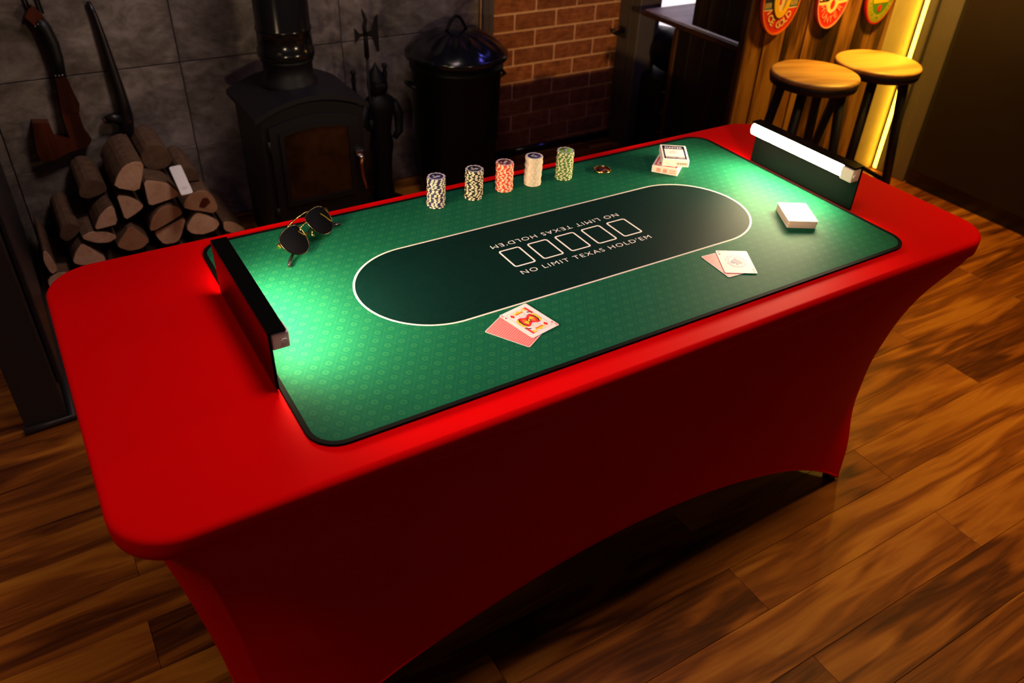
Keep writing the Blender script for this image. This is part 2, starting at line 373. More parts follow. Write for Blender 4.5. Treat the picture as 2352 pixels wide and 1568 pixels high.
def text_mb(body, width=None, height=None, extrude=.00012, spacing=1.0, shear=0.0, bold=0.0):
    """text as geometry in the xy plane, centred on the origin and scaled to width x height (m)"""
    cu = bpy.data.curves.new('lettering', 'FONT'); cu.body = body; cu.space_character = spacing; cu.shear = shear; cu.offset = bold; cu.resolution_u = 4
    ob = bpy.data.objects.new('lettering', cu); COL.objects.link(ob)
    dg = bpy.context.evaluated_depsgraph_get(); me = bpy.data.meshes.new_from_object(ob.evaluated_get(dg))
    vs = [v.co.copy() for v in me.vertices]; fs = [tuple(p.vertices) for p in me.polygons]
    bpy.data.objects.remove(ob); bpy.data.curves.remove(cu); bpy.data.meshes.remove(me)
    x0 = min(v.x for v in vs); x1 = max(v.x for v in vs); y0 = min(v.y for v in vs); y1 = max(v.y for v in vs)
    sy = height/(y1-y0) if height else None; sx = width/(x1-x0) if width else sy
    sy = sy or sx
    vs = [((v.x-(x0+x1)/2)*sx, (v.y-(y0+y1)/2)*sy, extrude) for v in vs]
    out = []
    for f in fs:
        p = [Vector(vs[i]) for i in f[:3]]
        out.append(f if (p[1]-p[0]).cross(p[2]-p[0]).z > 0 else f[::-1])
    mb = MB(); mb.add(vs, out); return mb
def merge(mb, other, mi=0, xf=None):
    vs = other.v if xf is None else [tuple(xf @ Vector(p)) for p in other.v]
    b = len(mb.v); mb.v += vs
    for f, s in zip(other.f, other.sm): mb.f.append(tuple(b+i for i in f)); mb.mi.append(mi); mb.sm.append(s)
    return mb
ORD = ['top', 'second from top', 'third from top', 'fourth from top', 'fifth from top', 'sixth from top', 'seventh from top', 'eighth from top', 'ninth from top', 'tenth from top',
       'tenth from bottom', 'ninth from bottom', 'eighth from bottom', 'seventh from bottom', 'sixth from bottom', 'fifth from bottom', 'fourth from bottom', 'third from bottom', 'second from bottom', 'bottom']

# ================================================================== the room
PW, PL = .1325, 1.2205
mb = MB(); mb.box(-2.42, 2.70, -3.0, 2.05, -.05, -.011, 0); mb.box(-2.42, 2.70, -3.0, -11*PW, -.011, -.001, 1)
floor = struct('floor', mb, ['floor_base', 'floor_wood'], 'orange brown acacia plank floor')
_pm = {}
for k in range(-11, 15):
    y0 = k*PW; y1 = min(y0+PW, 1.952)
    if y1-y0 < .02: continue
    x = (.288 if k % 2 == 0 else .895)-3*PL+random.uniform(-.012, .012)*(k not in (-5, -4, -3, 0))
    while x < 2.69:
        a, b = max(x, -2.40), min(x+PL, 2.69)
        if b-a > .03:
            key = (round(b-a, 3), round(y1-y0, 4))
            if key not in _pm:
                q = MB(); hx, hy = (b-a)/2-.0004, (y1-y0)/2-.0004
                q.cbox(-hx, hx, -hy, hy, -.010, 0, .0007); _pm[key] = q.mesh('plank', 'floor_wood')
            link('plank', _pm[key], floor, ((a+b)/2, (y0+y1)/2, 0))
        x += PL

# tiled wall behind the stove
mb = MB(); mb.box(-1.10, .915, 1.953, 2.05, 0, 2.4)
wall_tile = struct('wall_back', mb, 'grout', 'slate effect tiled wall behind the stove')
_tm = {}
XJ = [-.985, -.94, -.325, .29, .905, .915]; TZ = .3135
for a, b in zip(XJ, XJ[1:]):
    for r in range(5):
        if b-a < .02: continue
        key = round(b-a, 3)
        if key not in _tm:
            q = MB(); q.cbox(-(b-a)/2+.002, (b-a)/2-.002, -.006, .006, -TZ/2+.002, TZ/2-.002, .0012); _tm[key] = q.mesh('tile', 'tile')
        link('tile', _tm[key], wall_tile, ((a+b)/2, 1.954, r*TZ+TZ/2-.006 if r else TZ/2-.003))
# brick wall
mb = MB(); mb.box(.915, 2.70, 1.955, 2.05, 0, 2.4)
wall_brick = struct('wall_rear', mb, 'mortar', 'dark red brick wall beside the bar')
BZ, BX = .0755, .2175
for n in range(0, 16):
    z0 = .047+(n-1)*BZ+.0
    off = 0.0 if (n % 2 == 0) else BX/2
    i = 4
    while True:
        a = i*BX+off; b = a+BX; i += 1
        if a > 2.60: break
        a, b = max(a, .972), min(b, 2.60)
        if b-a < .02: continue
        key = ('b', round(b-a, 3), n == 0)
        if key not in _tm:
            q = MB(); q.cbox(-(b-a)/2+.005, (b-a)/2-.005, -.006, .006, -BZ/2+.005 if n else -.02, BZ/2-.005, .002); _tm[key] = q.mesh('brick', 'brick')
        link('brick', _tm[key], wall_brick, ((a+b)/2, 1.9545+random.uniform(-.0012, .0012), z0+BZ/2))
mb = MB(); mb.cbox(.917, .944, 1.925, 1.95, 0, 2.4, .003); mb.cbox(.948, .970, 1.93, 1.95, 0, 2.4, .003)
struct('trim_1', mb, 'painted_post', 'dark grey trim strip between tiles and brick')
mb = MB(); mb.box(.972, 1.655, 1.935, 1.949, 0, .026); mb.tube([(.972, 1.935, .026), (1.655, 1.935, .026)], .012, 12)
struct('baseboard_back', mb, 'flue_enamel', 'glossy dark rounded baseboard below the brick wall')
mb = MB(); mb.cbox(1.66, 1.785, 1.80, 1.95, 0, 2.4, .004); mb.box(1.656, 1.66, 1.86, 1.872, 0, 2.4)
post = struct('trim_2', mb, 'painted_post', 'square slate grey post in front of the brick wall')
# pier left of the hearth
mb = MB(); mb.cbox(-1.092, -.985, .908, 1.95, 0, 2.4, .004)
pier = struct('wall_left', mb, 'pier_paint', 'slate grey pier at the left of the hearth')
mb = MB(); mb.tube([(-1.097, .902, .012), (-.975, .902, .012), (-.975, 1.94, .012)], .011, 10); part('plinth', mb, 'pier_paint', pier)
mb = MB(); mb.cbox(-.984, -.968, .95, 1.90, .10, 2.3, .004); part('side_panel', mb, 'pier_paint', pier)
# right side: wall, painted boards, dark cabinet door
XR = 2.60
mb = MB(); mb.box(XR+.03, 2.70, -1.6, 1.95, 0, 2.4)
wall_r = struct('wall_right', mb, 'painted_trim', 'grey painted wall at the right of the bar')
for y0, y1, dx in ((.985, 1.045, .0), (.938, .980, .012), (.868, .933, -.004)):
    q = MB(); q.cbox(XR+dx, XR+.03, y0, y1, 0, 2.4, .003); part('board', q, 'painted_trim', wall_r)
mb = MB(); mb.cbox(XR-.015, XR+.025, -.55, .850, .075, 2.1, .004)
door = struct('door_1', mb, 'cabinet_dark', 'tall dark grey cupboard door at the far right')
mb = MB(); mb.box(XR+.002, XR+.028, -.55, .856, .0, .07); part('plinth', mb, 'black_plastic', door)
mb = MB(); mb.tube([(XR-.015, .06, .36), (XR-.04, .06, .36), (XR-.04, -.02, .36), (XR-.015, -.02, .36)], .006, 8); part('handle', mb, 'black_plastic', door)
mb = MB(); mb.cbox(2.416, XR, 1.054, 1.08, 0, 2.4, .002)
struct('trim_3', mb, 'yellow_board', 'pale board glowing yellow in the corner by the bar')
s = thing('led_strip', 'vertical yellow LED strip in the corner behind the far stool', 'light strip', (XR-.002, 1.030, .0))
q = MB(); q.cbox(-.004, .002, -.010, .010, .004, 2.2, .001); part('channel', q, 'white_plastic', s)
q = MB(); q.cbox(-.007, -.004, -.008, .008, .01, 2.19, .001); part('diffuser', q, 'led', s)
# window behind the camera
mb = MB(); mb.box(-2.42, -1.15, -3.0, -2.95, 0, 2.4); mb.box(.25, 2.70, -3.0, -2.95, 0, 2.4); mb.box(-1.15, .25, -3.0, -2.95, 0, .9); mb.box(-1.15, .25, -3.0, -2.95, 2.05, 2.4)
struct('wall_front', mb, 'white_paint')
win = struct('window_1', MB().box(-1.15, .25, -2.99, -2.985, .9, 2.05), 'window_pane', 'gridded window behind the viewer')
mb = MB()
for x in (-1.15, -.69, -.22, .24): mb.box(x-.02, x+.02, -2.985, -2.94, .9, 2.05)
for z in (.9, 1.28, 1.66, 2.05): mb.box(-1.15, .25, -2.985, -2.945, z-.02, z+.02)
part('frame', mb, 'black_plastic', win)

# ================================================================== bar, signs, stools
bar = thing('bar_counter', 'rustic plank fronted bar counter standing behind the stools', 'bar', (2.0, 1.06, 0))
O = (2.0, 1.06, 0)
_bx = [1.565, 1.66, 1.77, 1.885, 1.98, 2.09, 2.195, 2.305, 2.412]
for a, b in zip(_bx, _bx[1:]):
    q = MB(); dy = random.uniform(0, .006); w = (b-a)/2-.0015
    q.cbox(-w, w, -.011+dy, .011+dy, 0, 2.2, .0025)  # front and side boards raised out of view to block bar light from bricks
    link('board', q.mesh('board', 'bar_wood'), bar, ((a+b)/2-2.0, 0.001, 0))
for a, b in ((1.075, 1.165), (1.165, 1.255), (1.255, 1.34), (1.34, 1.42)):
    q = MB(); q.cbox(-.009, .009, -(b-a)/2+.001, (b-a)/2-.001, 0, .668, .002)
    link('side_board', q.mesh('side_board', 'bar_dark'), bar, (1.562-2.0, (a+b)/2-1.06, 0))
for a, b in ((1.075, 1.17), (1.17, 1.265), (1.265, 1.36)):
    q = MB(); q.cbox(-.009, .009, -(b-a)/2+.001, (b-a)/2-.001, 0, 1.5, .002)
    link('upper_side_board', q.mesh('upper_side_board', 'bar_dark'), bar, (1.572-2.0, (a+b)/2-1.06, .70))
q = MB(); q.cbox(1.545, 1.563, 1.045, 1.075, 0, 2.2, .003); part('corner_trim', q, 'bar_trim', bar, O)
q = MB(); q.cbox(1.546, 1.566, 1.415, 1.440, 0, .668, .003); part('edge_trim', q, 'bar_trim', bar, O)
q = MB(); q.cbox(1.546, 1.566, 1.076, 1.66, .670, .690, .003); part('counter_edge', q, 'bar_trim', bar, O)
q = MB(); q.cbox(1.567, 2.505, 1.085, 1.66, .672, .692, .003); part('counter_top', q, 'counter_wood', bar, O)
q = MB(); q.box(1.60, 2.50, 1.08, 1.40, .0, .60); part('carcass', q, 'bar_dark', bar, O)
t = thing('light_panel', 'bright white lit panel on the wall behind the bar', 'panel', (2.22, 1.94, .30))
q = MB(); q.cbox(-.36, .36, -.012, .007, 0, .9, .004); part('frame', q, 'white_plastic', t)
q = MB(); q.cbox(-.345, .345, -.016, -.012, .015, .885, .001); part('panel', q, 'lit_white', t)
# keg on a crate behind the bar end
t = thing('small_keg', 'dark round keg with oxblood rings under the counter end', 'keg', (1.84, 1.76, .36))
def ylathe(prof, seg=28):
    b = MB(); b.lathe(prof, seg); b.v = [(x, -z, y) for x, y, z in b.v]; return b
b_ = ylathe([(.001, .12), (.075, .12), (.085, .115), (.10, 0), (.085, -.115), (.001, -.115)]); b_.v = [(x, y, z+.10) for x, y, z in b_.v]; part('body', b_, 'bin_black', t)
for rr in (.082, .06):
    b_ = MB(); b_.tube([(rr*math.cos(a*PI/12), -.120, .10+rr*math.sin(a*PI/12)) for a in range(24)], .006, 8, closed=True); part('ring', b_, 'barrel_red', t)
t = thing('wooden_crate', 'dark slatted crate under the small keg', 'crate', (1.84, 1.76, 0))
for z in (.02, .12, .22): part('slat', MB().cbox(-.12, .12, -.115, -.10, z, z+.085, .003), 'bar_dark', t); part('slat', MB().cbox(-.12, .12, .10, .115, z, z+.085, .003), 'bar_dark', t)
part('lid', MB().cbox(-.125, .125, -.12, .12, .335, .36, .003), 'bar_dark', t)
for sx in (-1, 1): part('end_board', MB().cbox(sx*.118-.008, sx*.118+.008, -.10, .10, 0, .335, .003), 'bar_dark', t)
t = thing('pipe_valve', 'small chrome pipe valve near the floor beside the grey post', 'valve', (1.83, 1.93, .125))
part('stem', MB().tube([(0, .018, 0), (0, -.02, 0)], .006, 10), 'chrome', t); part('knob', MB().lathe([(.001, -.010), (.012, -.008), (.014, 0), (.012, .008), (.001, .010)], 14, 0, -.024), 'chrome', t)
t = thing('wall_hook', 'small black hook fixed to the side of the grey post', 'hook', (1.656, 1.90, .52))
part('back_plate', MB().cbox(-.006, .0, -.02, .02, -.02, .03, .001), 'black_plastic', t); part('arm', MB().tube([(-.004, 0, .01), (-.035, 0, .0), (-.055, 0, .008), (-.062, 0, .025)], .008, 8), 'black_plastic', t)

def sign(name, label, cx, cz, rx, ry):
    t = thing(name, label, 'sign', (cx, 1.043, cz)); t.rotation_euler = (PI/2, 0, 0)
    b = MB(); b.prism(ell(0, 0, rx, ry, 48), -.004, .010, 0, True); part('plate', b, 'p_red' if name else 'p_red', t)
    return t
def arc_text(mb, body, rx, ry, a0, a1, h, z, mi=0, inward=True):
    n = len(body)
    for i, ch in enumerate(body):
        if ch == ' ': continue
        a = math.radians(a0+(a1-a0)*(i/(n-1))); c = text_mb(ch, None, h, z, bold=.02)
        xf = Matrix.Translation((rx*math.cos(a), ry*math.sin(a), 0)) @ Matrix.Rotation(a+PI/2, 4, 'Z')
        merge(mb, c, mi, xf)
    return mb
t = sign('oval_beer_sign', 'oval red ICE COLD beer sign with yellow ring on bar planks', 1.690, .872, .100, .143)
b = MB(); ringmb(b, ell(0, 0, .100, .143, 48), ell(0, 0, .094, .136, 48), .010, .013); part('rim', b, 'p_orange', t)
b = MB(); b.prism([(-.094, -.02), (.094, -.02), (.094, .045), (-.094, .045)], .010, .0105, 0); b.prism([(-.090, -.045), (.090, -.045), (.094, -.02), (-.094, -.02)], .010, .0108, 1)
b.prism([(-.088, -.046), (.088, -.046), (.088, -.050), (-.088, -.050)], .010, .011, 2); b.prism([(-.092, .0), (.092, .0), (.092, -.006), (-.092, -.006)], .010, .011, 2); part('blue_band', b, ['p_navy', 'p_blue', 'p_cream'], t)
b = None
for sx in (-1, 1):
    b = MB(); merge(b, text_mb('BEER', .034, .016, .0115), 0, Matrix.Translation((sx*.068, -.031, 0))); part('band_lettering', b, 'p_sun', t)
b = MB(); b.prism(ell(0, .012, .050, .098, 40), .011, .012, 0); ringmb(b, ell(0, .012, .046, .092, 40), ell(0, .012, .024, .068, 40), .012, .016, 1); part('centre_ring', b, ['p_black', 'p_sun'], t)
b = MB(); b.prism(ell(0, .012, .024, .068, 32), .012, .0125, 0); merge(b, text_mb('F', .026, .075, .0130, bold=.03), 1, Matrix.Translation((0, .005, 0))); part('centre_letter', b, ['p_cream', 'p_red'], t)
b = MB(); arc_text(b, 'ICE COLD', .066, .105, 212, 318, .026, .0125); part('lettering', b, 'p_cream', t)
t = sign('oval_beer_sign', 'red and black oval sign with cream script above HUNTER', 1.982, .855, .090, .133)
b = MB(); ringmb(b, ell(0, 0, .090, .133, 48), ell(0, 0, .085, .127, 48), .010, .013); part('rim', b, 'p_pink', t)
b = MB(); b.prism([(-.084, -.028), (-.084, .05), (.084, .05), (.084, -.028)], .010, .0105, 0); b.prism([(-.084, -.030), (-.03, -.030), (0, -.008), (.03, -.030), (.084, -.030), (.084, -.038), (.035, -.042), (.022, -.066), (0, -.076), (-.022, -.066), (-.035, -.042), (-.084, -.038)], .010, .0112, 1)
b.prism(ell(0, -.042, .012, .018, 16), .0112, .012, 2); part('crest_band', b, ['p_black', 'p_cream', 'p_red'], t)
b = text_mb('Budweiser', .160, .060, .0125, shear=.3, bold=.02); b.v = [(x, y+.012+x*.06, z) for x, y, z in b.v]; part('script_lettering', b, 'p_cream', t)
b = MB(); arc_text(b, 'HUNTER', .058, .098, 210, 325, .026, .0120); part('lettering', b, 'p_pink', t)
t = sign('oval_beer_sign', 'green and yellow oval sign nearest the glowing corner', 2.280, .838, .090, .130)
b = MB(); b.prism(ell(0, 0, .084, .123, 48), .010, .011, 0); ringmb(b, ell(0, 0, .078, .116, 48), ell(0, 0, .060, .092, 48), .011, .0120, 1); b.prism(ell(0, 0, .060, .092, 40), .011, .0115, 2)
b.prism([(-.045, -.045), (.045, -.045), (.058, .01), (.05, .05), (-.05, .05), (-.058, -.01)], .0115, .0125, 3); b.prism([(-.085, -.012), (.085, .045), (.085, .075), (-.085, .03)], .0125, .0132, 4); b.prism(ell(0, -.066, .010, .014, 12), .0115, .013, 5); part('print', b, ['p_olive', 'p_olive', 'p_green', 'p_sun', 'p_pink', 'p_red'], t)
b = MB(); arc_text(b, 'PREMIUM CIDER', .069, .104, 205, 335, .011, .0126); part('lettering', b, 'p_green', t)

def make_stool(label, cx, cy, rot):
    t = thing('bar_stool', label, 'stool', (cx, cy, 0), rot, 'round bar stools by the bar')
    b = MB(); b.lathe([(.001, .640), (.150, .640), (.158, .645), (.160, .652), (.158, .658), (.150, .662), (.001, .662)], 48); part('seat', b, 'seat_wood', t)
    b = MB(); b.lathe([(.148, .618), (.156, .620), (.161, .645), (.155, .646), (.148, .640)], 48); b.f = b.f[:-2]; b.mi = b.mi[:-2]; b.sm = b.sm[:-2]; part('seat_rim', b, 'stool_leg', t)
    for k in range(4):
        a = PI/4+k*PI/2; c, s_ = math.cos(a), math.sin(a)
        part('leg', MB().tube([(c*.105, s_*.105, .640), (c*.185, s_*.185, 0)], [.019, .017], 8), 'stool_leg', t)
        a2 = a+PI/2; r_ = .185-.08*(.2/.64)
        part('rung', MB().tube([(c*r_, s_*r_, .2), (math.cos(a2)*r_, math.sin(a2)*r_, .2)], .010, 8), 'stool_leg', t)
make_stool('round wooden bar stool nearest the table lamp', 1.665, .785, -.366)
make_stool('round wooden bar stool in front of the glowing corner', 2.005, .775, -.19)

# ================================================================== hearth things
t = thing('wood_stove', 'black arched top wood burning stove with glazed door', 'stove', (-.035, 1.55, 0)); O = (-.035, 1.55, 0)
arch = lambda x, z0, h, w: z0+h*(1-((x+.035)/w)**2)
def archpoly(x0, x1, zb, z0, h, w, n=14): return [(x0, zb), (x1, zb)]+[(x1+(x0-x1)*k/n, arch(x1+(x0-x1)*k/n, z0, h, w)) for k in range(n+1)]
part('body', MB().prism(archpoly(-.212, .142, .07, .555, .052, .195), 1.405, 1.70, plane='xz'), 'stove_paint', t, O)
roof = [(.160+(-.232-.160)*k/16, arch(.160+(-.232-.160)*k/16, .570, .052, .196)+.012) for k in range(17)]
roof = roof+[(x, z-.016) for x, z in roof[::-1]]
part('roof', MB().prism(roof, 1.385, 1.715, plane='xz', smooth=False), 'stove_paint', t, O)
d = part('door', MB().prism(archpoly(-.190, .122, .185, .520, .050, .21), 1.390, 1.405, plane='xz'), 'stove_paint', t, O)
b = MB(); outp = archpoly(-.160, .092, .262, .495, .048, .2); inp_ = archpoly(-.145, .078, .280, .482, .046, .2)
n = len(outp)
b.add([(x, 1.382, z) for x, z in outp]+[(x, 1.382, z) for x, z in inp_]+[(x, 1.391, z) for x, z in outp]+[(x, 1.391, z) for x, z in inp_], [(i, (i+1) % n, n+(i+1) % n, n+i) for i in range(n)]+[(2*n+i, 2*n+(i+1) % n, (i+1) % n, i) for i in range(n)]+[(n+i, n+(i+1) % n, 3*n+(i+1) % n, 3*n+i) for i in range(n)])
part('glass_bead', b, 'stove_paint', d, O)
part('glass', MB().prism(inp_, 1.387, 1.392, plane='xz'), 'stove_glass', d, O)
part('latch', MB().cbox(.098, .126, 1.372, 1.392, .405, .425, .003).lathe([(.001, .398), (.010, .400), (.010, .408), (.001, .410)], 12, .112, 1.366), 'chrome', d, O)
part('handle', MB().tube([(.112, 1.366, .40), (.110, 1.364, .37), (.112, 1.362, .33), (.120, 1.358, .285)], [.006, .006, .0055, .004], 8), 'brass_handle', d, O)
for z in (.24, .48): part('hinge', MB().lathe([(.001, z-.02), (.007, z-.02), (.007, z+.02), (.001, z+.02)], 10, -.193, 1.396), 'stove_paint', d, O)
part('ash_lip', MB().cbox(-.20, .13, 1.345, 1.405, .135, .150, .004), 'stove_paint', t, O)
b = MB(); b.lathe([(.094, .60), (.094, .64), (.082, .655), (.082, .70), (.088, .705), (.088, .715)], 32, -.047, 1.57); part('flue_collar', b, 'stove_paint', t, O)
b = MB(); b.lathe([(.090, .715), (.094, .72), (.094, .742), (.090, .747), (.088, .80), (.091, .803), (.091, .812), (.088, .815), (.088, 2.4)], 40, -.047, 1.57); part('flue_pipe', b, 'flue_enamel', t, O)
for x in (-.19, .12):
    for y in (1.44, 1.67): part('leg', MB().lathe([(.016, 0), (.014, .01), (.011, .04), (.018, .072)], 12, x, y), 'cast_iron', t, O)

t = thing('coal_bin', 'black enamel coal bin with fluted domed lid', 'bin', (.66, 1.69, 0))
part('body', MB().lathe([(.150, 0), (.152, .004), (.165, .25), (.168, .27), (.172, .275), (.170, .29), (.178, .555), (.186, .56), (.186, .572), (.180, .575), (.180, .62)], 48), 'bin_black', t)
b = MB(); NR, NA = 12, 96; vs = []
for i in range(NR+1):
    u = i/NR; r = .004+.196*u
    for k in range(NA):
        a = 2*PI*k/NA; fl = .008*max(0, math.sin(PI*min(1, max(0, (u-.30)/.62))))*(.5+.5*math.cos(16*a))
        vs.append((r*math.cos(a), r*math.sin(a), .622+.075*math.cos(u*PI/2)**.8+fl if u < 1 else .618))
fs = [(i*NA+k, (i+1)*NA+k, (i+1)*NA+(k+1) % NA, i*NA+(k+1) % NA) for i in range(NR) for k in range(NA)]+[tuple(range(NA))]
b.add(vs, fs, 0, True); b.lathe([(.198, .622), (.203, .618), (.203, .600), (.196, .598), (.190, .612), (.001, .614)], 64)
lid = part('lid', b, 'lid_enamel', t)
part('lid_handle', MB().tube([(-.045+.09*k/10, 0, .690+.055*math.sin(PI*k/10)) for k in range(11)], .006, 10), 'bin_black', lid)
for sx in (-1, 1): part('side_handle', MB().tube([(sx*.178, -.035, .50), (sx*.205, -.035, .51), (sx*.212, 0, .512), (sx*.205, .035, .51), (sx*.178, .035, .50)], .007, 8), 'bin_black', t)

t = thing('fireside_companion_set', 'black cast knight fireside tool stand holding a halberd', 'tool stand', (.345, 1.74, 0))
part('base', MB().lathe([(.10, 0), (.10, .012), (.085, .022), (.05, .030), (.001, .031)], 28), 'cast_iron', t)
b = MB(); b.lathe([(.048, .028), (.045, .06), (.036, .12), (.040, .20), (.050, .27), (.042, .32), (.050, .37), (.064, .425), (.058, .455), (.030, .475), (.022, .485), (.022, .49)], 24, sx=1.0, sy=.75); part('figure', b, 'cast_iron', t)
h = part('helmet', MB().lathe([(.026, .478), (.034, .492), (.036, .515), (.034, .535), (.024, .560), (.012, .575), (.005, .590), (.001, .598)], 20, -.008, 0), 'cast_iron', t)
part('visor', MB().cbox(-.030, .014, -.042, -.028, .505, .522, .003), 'cast_iron', h)
part('arm', MB().tube([(-.055, 0, .435), (-.075, -.01, .37), (-.052, -.03, .34), (-.046, -.02, .385)], [.020, .018, .014, .012], 10), 'cast_iron', t)
part('arm', MB().tube([(.055, 0, .435), (.080, 0, .385), (.070, -.02, .32), (.045, -.03, .30)], [.021, .020, .016, .012], 10), 'cast_iron', t)
p_ = part('halberd_pole', MB().tube([(-.046, -.02, .025), (-.046, -.02, .64)], .0055, 8).tube([(-.046, -.02, .625), (-.046, -.02, .70), (-.046, -.02, .71)], [.010, .009, .007], 8).tube([(-.046, -.02, .70), (-.049, -.02, .735), (-.043, -.02, .76), (-.051, -.02, .785), (-.056, -.02, .80)], [.008, .008, .007, .005, .001], 8), 'cast_iron', t)
part('axe_blade', MB().prism([(-.040, .715), (-.020, .722), (-.006, .765), (.004, .772), (.004, .645), (-.004, .640), (-.020, .695), (-.040, .702)], -.023, -.017, plane='xz'), 'cast_iron', p_)
part('back_spike', MB().prism([(-.052, .713), (-.068, .712), (-.088, .735), (-.088, .682), (-.068, .702), (-.052, .703)], -.023, -.017, plane='xz'), 'cast_iron', p_)
for x, zt in ((-.085, .565), (.045, .575)):
    q = part('fire_tool', MB().tube([(x, .035, .05), (x, .035, zt-.09)], .004, 8), 'cast_iron', t)
    part('grip', MB().lathe([(.005, zt-.11), (.009, zt-.09), (.007, zt-.06), (.010, zt-.035), (.006, zt-.02), (.011, zt-.008), (.008, zt), (.001, zt+.003)], 12, x, .035), 'cast_iron', q)

# log pile: split logs, end faces towards the viewer
LOGS = [
 ('pale quarter log at the very top of the pile', [(-.669,.343),(-.651,.380),(-.622,.411),(-.590,.421),(-.557,.413),(-.572,.364),(-.594,.311)], 1.62, .27),
 ('orange stained split log beside the white remote', [(-.574,.351),(-.528,.338),(-.495,.321),(-.462,.272),(-.523,.261),(-.575,.253),(-.576,.290)], 1.62, .27),
 ('half round log with a dark knot at the right of the pile', [(-.472,.228),(-.448,.262),(-.413,.279),(-.379,.276),(-.356,.242),(-.349,.196),(-.370,.181),(-.409,.199),(-.439,.210)], 1.615, .28),
 ('mossy barked quarter log at the left of the pile', [(-.763,.215),(-.738,.258),(-.709,.282),(-.683,.290),(-.684,.220),(-.725,.216)], 1.605, .30),
 ('fan shaped split log below the topmost quarter log', [(-.666,.312),(-.629,.300),(-.602,.275),(-.588,.251),(-.627,.228),(-.660,.215),(-.663,.268)], 1.63, .27),
 ('half moon log in the middle of the pile', [(-.595,.167),(-.580,.210),(-.548,.242),(-.510,.251),(-.479,.233),(-.471,.206),(-.523,.185),(-.574,.165)], 1.61, .28),
 ('cracked split log under the half moon log', [(-.579,.155),(-.543,.165),(-.462,.189),(-.491,.122),(-.509,.097),(-.557,.098),(-.575,.132)], 1.62, .27),
 ('rounded split log under the knotted log', [(-.474,.144),(-.444,.182),(-.422,.198),(-.381,.171),(-.351,.137),(-.372,.112),(-.419,.105),(-.459,.118)], 1.62, .28),
 ('pointed wedge log just above the red table edge', [(-.648,.204),(-.625,.170),(-.597,.129),(-.630,.105),(-.673,.105),(-.704,.128),(-.706,.140)], 1.615, .27),
 ('flat brown split log under the mossy quarter log', [(-.811,.195),(-.773,.210),(-.724,.195),(-.695,.169),(-.728,.156),(-.769,.165)], 1.61, .29),
 ('broad pale log at the lower left of the pile', [(-.856,.110),(-.837,.148),(-.811,.174),(-.788,.150),(-.745,.095),(-.781,.082),(-.826,.091)], 1.61, .29),
 ('narrow log leaning at the far left of the pile', [(-.928,.169),(-.913,.151),(-.902,.086),(-.926,.071),(-.937,.125)], 1.63, .27),
 ('barked round log behind the topmost quarter log', [(-.545,.345),(-.555,.385),(-.530,.42),(-.495,.425),(-.462,.40),(-.450,.36),(-.470,.335),(-.51,.33)], 1.73, .20),
 ('barked log at the upper left behind the mossy log', [(-.775,.300),(-.765,.335),(-.735,.355),(-.700,.345),(-.680,.305),(-.71,.291),(-.75,.285)], 1.70, .22),
 ('log behind the knotted log at the right', [(-.455,.295),(-.440,.330),(-.410,.340),(-.385,.315),(-.375,.285),(-.41,.283)], 1.69, .22),
 ('low log at the right foot of the pile', [(-.340,.135),(-.300,.122),(-.268,.090),(-.268,.080),(-.31,.078),(-.344,.10)], 1.63, .28),
 ('bark covered log at the left edge of the pile', [(-.870,.185),(-.855,.225),(-.828,.235),(-.80,.215),(-.80,.198),(-.82,.180),(-.85,.165)], 1.66, .26)]
for i in range(7):
    cx = -.90+i*.098; LOGS.append(('log in the bottom row of the pile, %s from left' % ('first', 'second', 'third', 'fourth', 'fifth', 'sixth', 'seventh')[i], [(cx-.044, .004), (cx-.047, .05), (cx-.03, .068), (cx, .075+.004*(i % 3)), (cx+.035, .062), (cx+.046, .03), (cx+.042, .004)], 1.63, .28))
for lab, poly, y0, ln in LOGS:
    cx = sum(p[0] for p in poly)/len(poly); zb = min(p[1] for p in poly)
    t = thing('split_log', lab if 'bottom row' in lab else lab, 'log', (cx, y0, zb), 0, 'split logs stacked beside the stove')
    P = [(x-cx, z-zb) for x, z in poly]
    # smooth the outline a little
    n = len(P); Q = []
    for i in range(n):
        a, b_ = P[i], P[(i+1) % n]; Q += [(a[0]*.8+b_[0]*.2, a[1]*.8+b_[1]*.2), (a[0]*.2+b_[0]*.8, a[1]*.2+b_[1]*.8)]
    part('bark', MB().prism([(x, max(z, 0)) for x, z in Q], .004, ln, plane='xz'), 'bark', t)
    c0 = (sum(p[0] for p in Q)/len(Q), sum(p[1] for p in Q)/len(Q))
    e = part('end_face', MB().prism([(c0[0]+(x-c0[0])*.96, max(.0008, c0[1]+(z-c0[1])*.96)) for x, z in Q], -.001, .006, plane='xz'), 'bark' if lab.startswith('bark') or lab.startswith('log behind') else 'log_end', t)
    if 'knot' in lab and 'dark' in lab:
        part('knot', MB().prism([(c0[0]-.012, c0[1]-.012), (c0[0]+.006, c0[1]-.020), (c0[0]+.030, c0[1]-.002), (c0[0]+.024, c0[1]+.016), (c0[0]+.008, c0[1]+.018), (c0[0]-.004, c0[1]+.004)], -.0022, .0, plane='xz'), 'red_wood', e)
# remote control lying on the logs
t = thing('remote_control', 'slim white remote control lying on the log pile', 'remote', (-.4600, 1.585, .340)); t.rotation_euler = (math.radians(40), 0, math.radians(6))
b = MB(); b.prism(rrect(.040, .110, .006), -.004, .006); part('body', b, 'white_plastic', t)
b = MB(); b.prism(ell(0, -.030, .010, .006, 16), .006, .007); part('button', b, 'chip_ring', t)

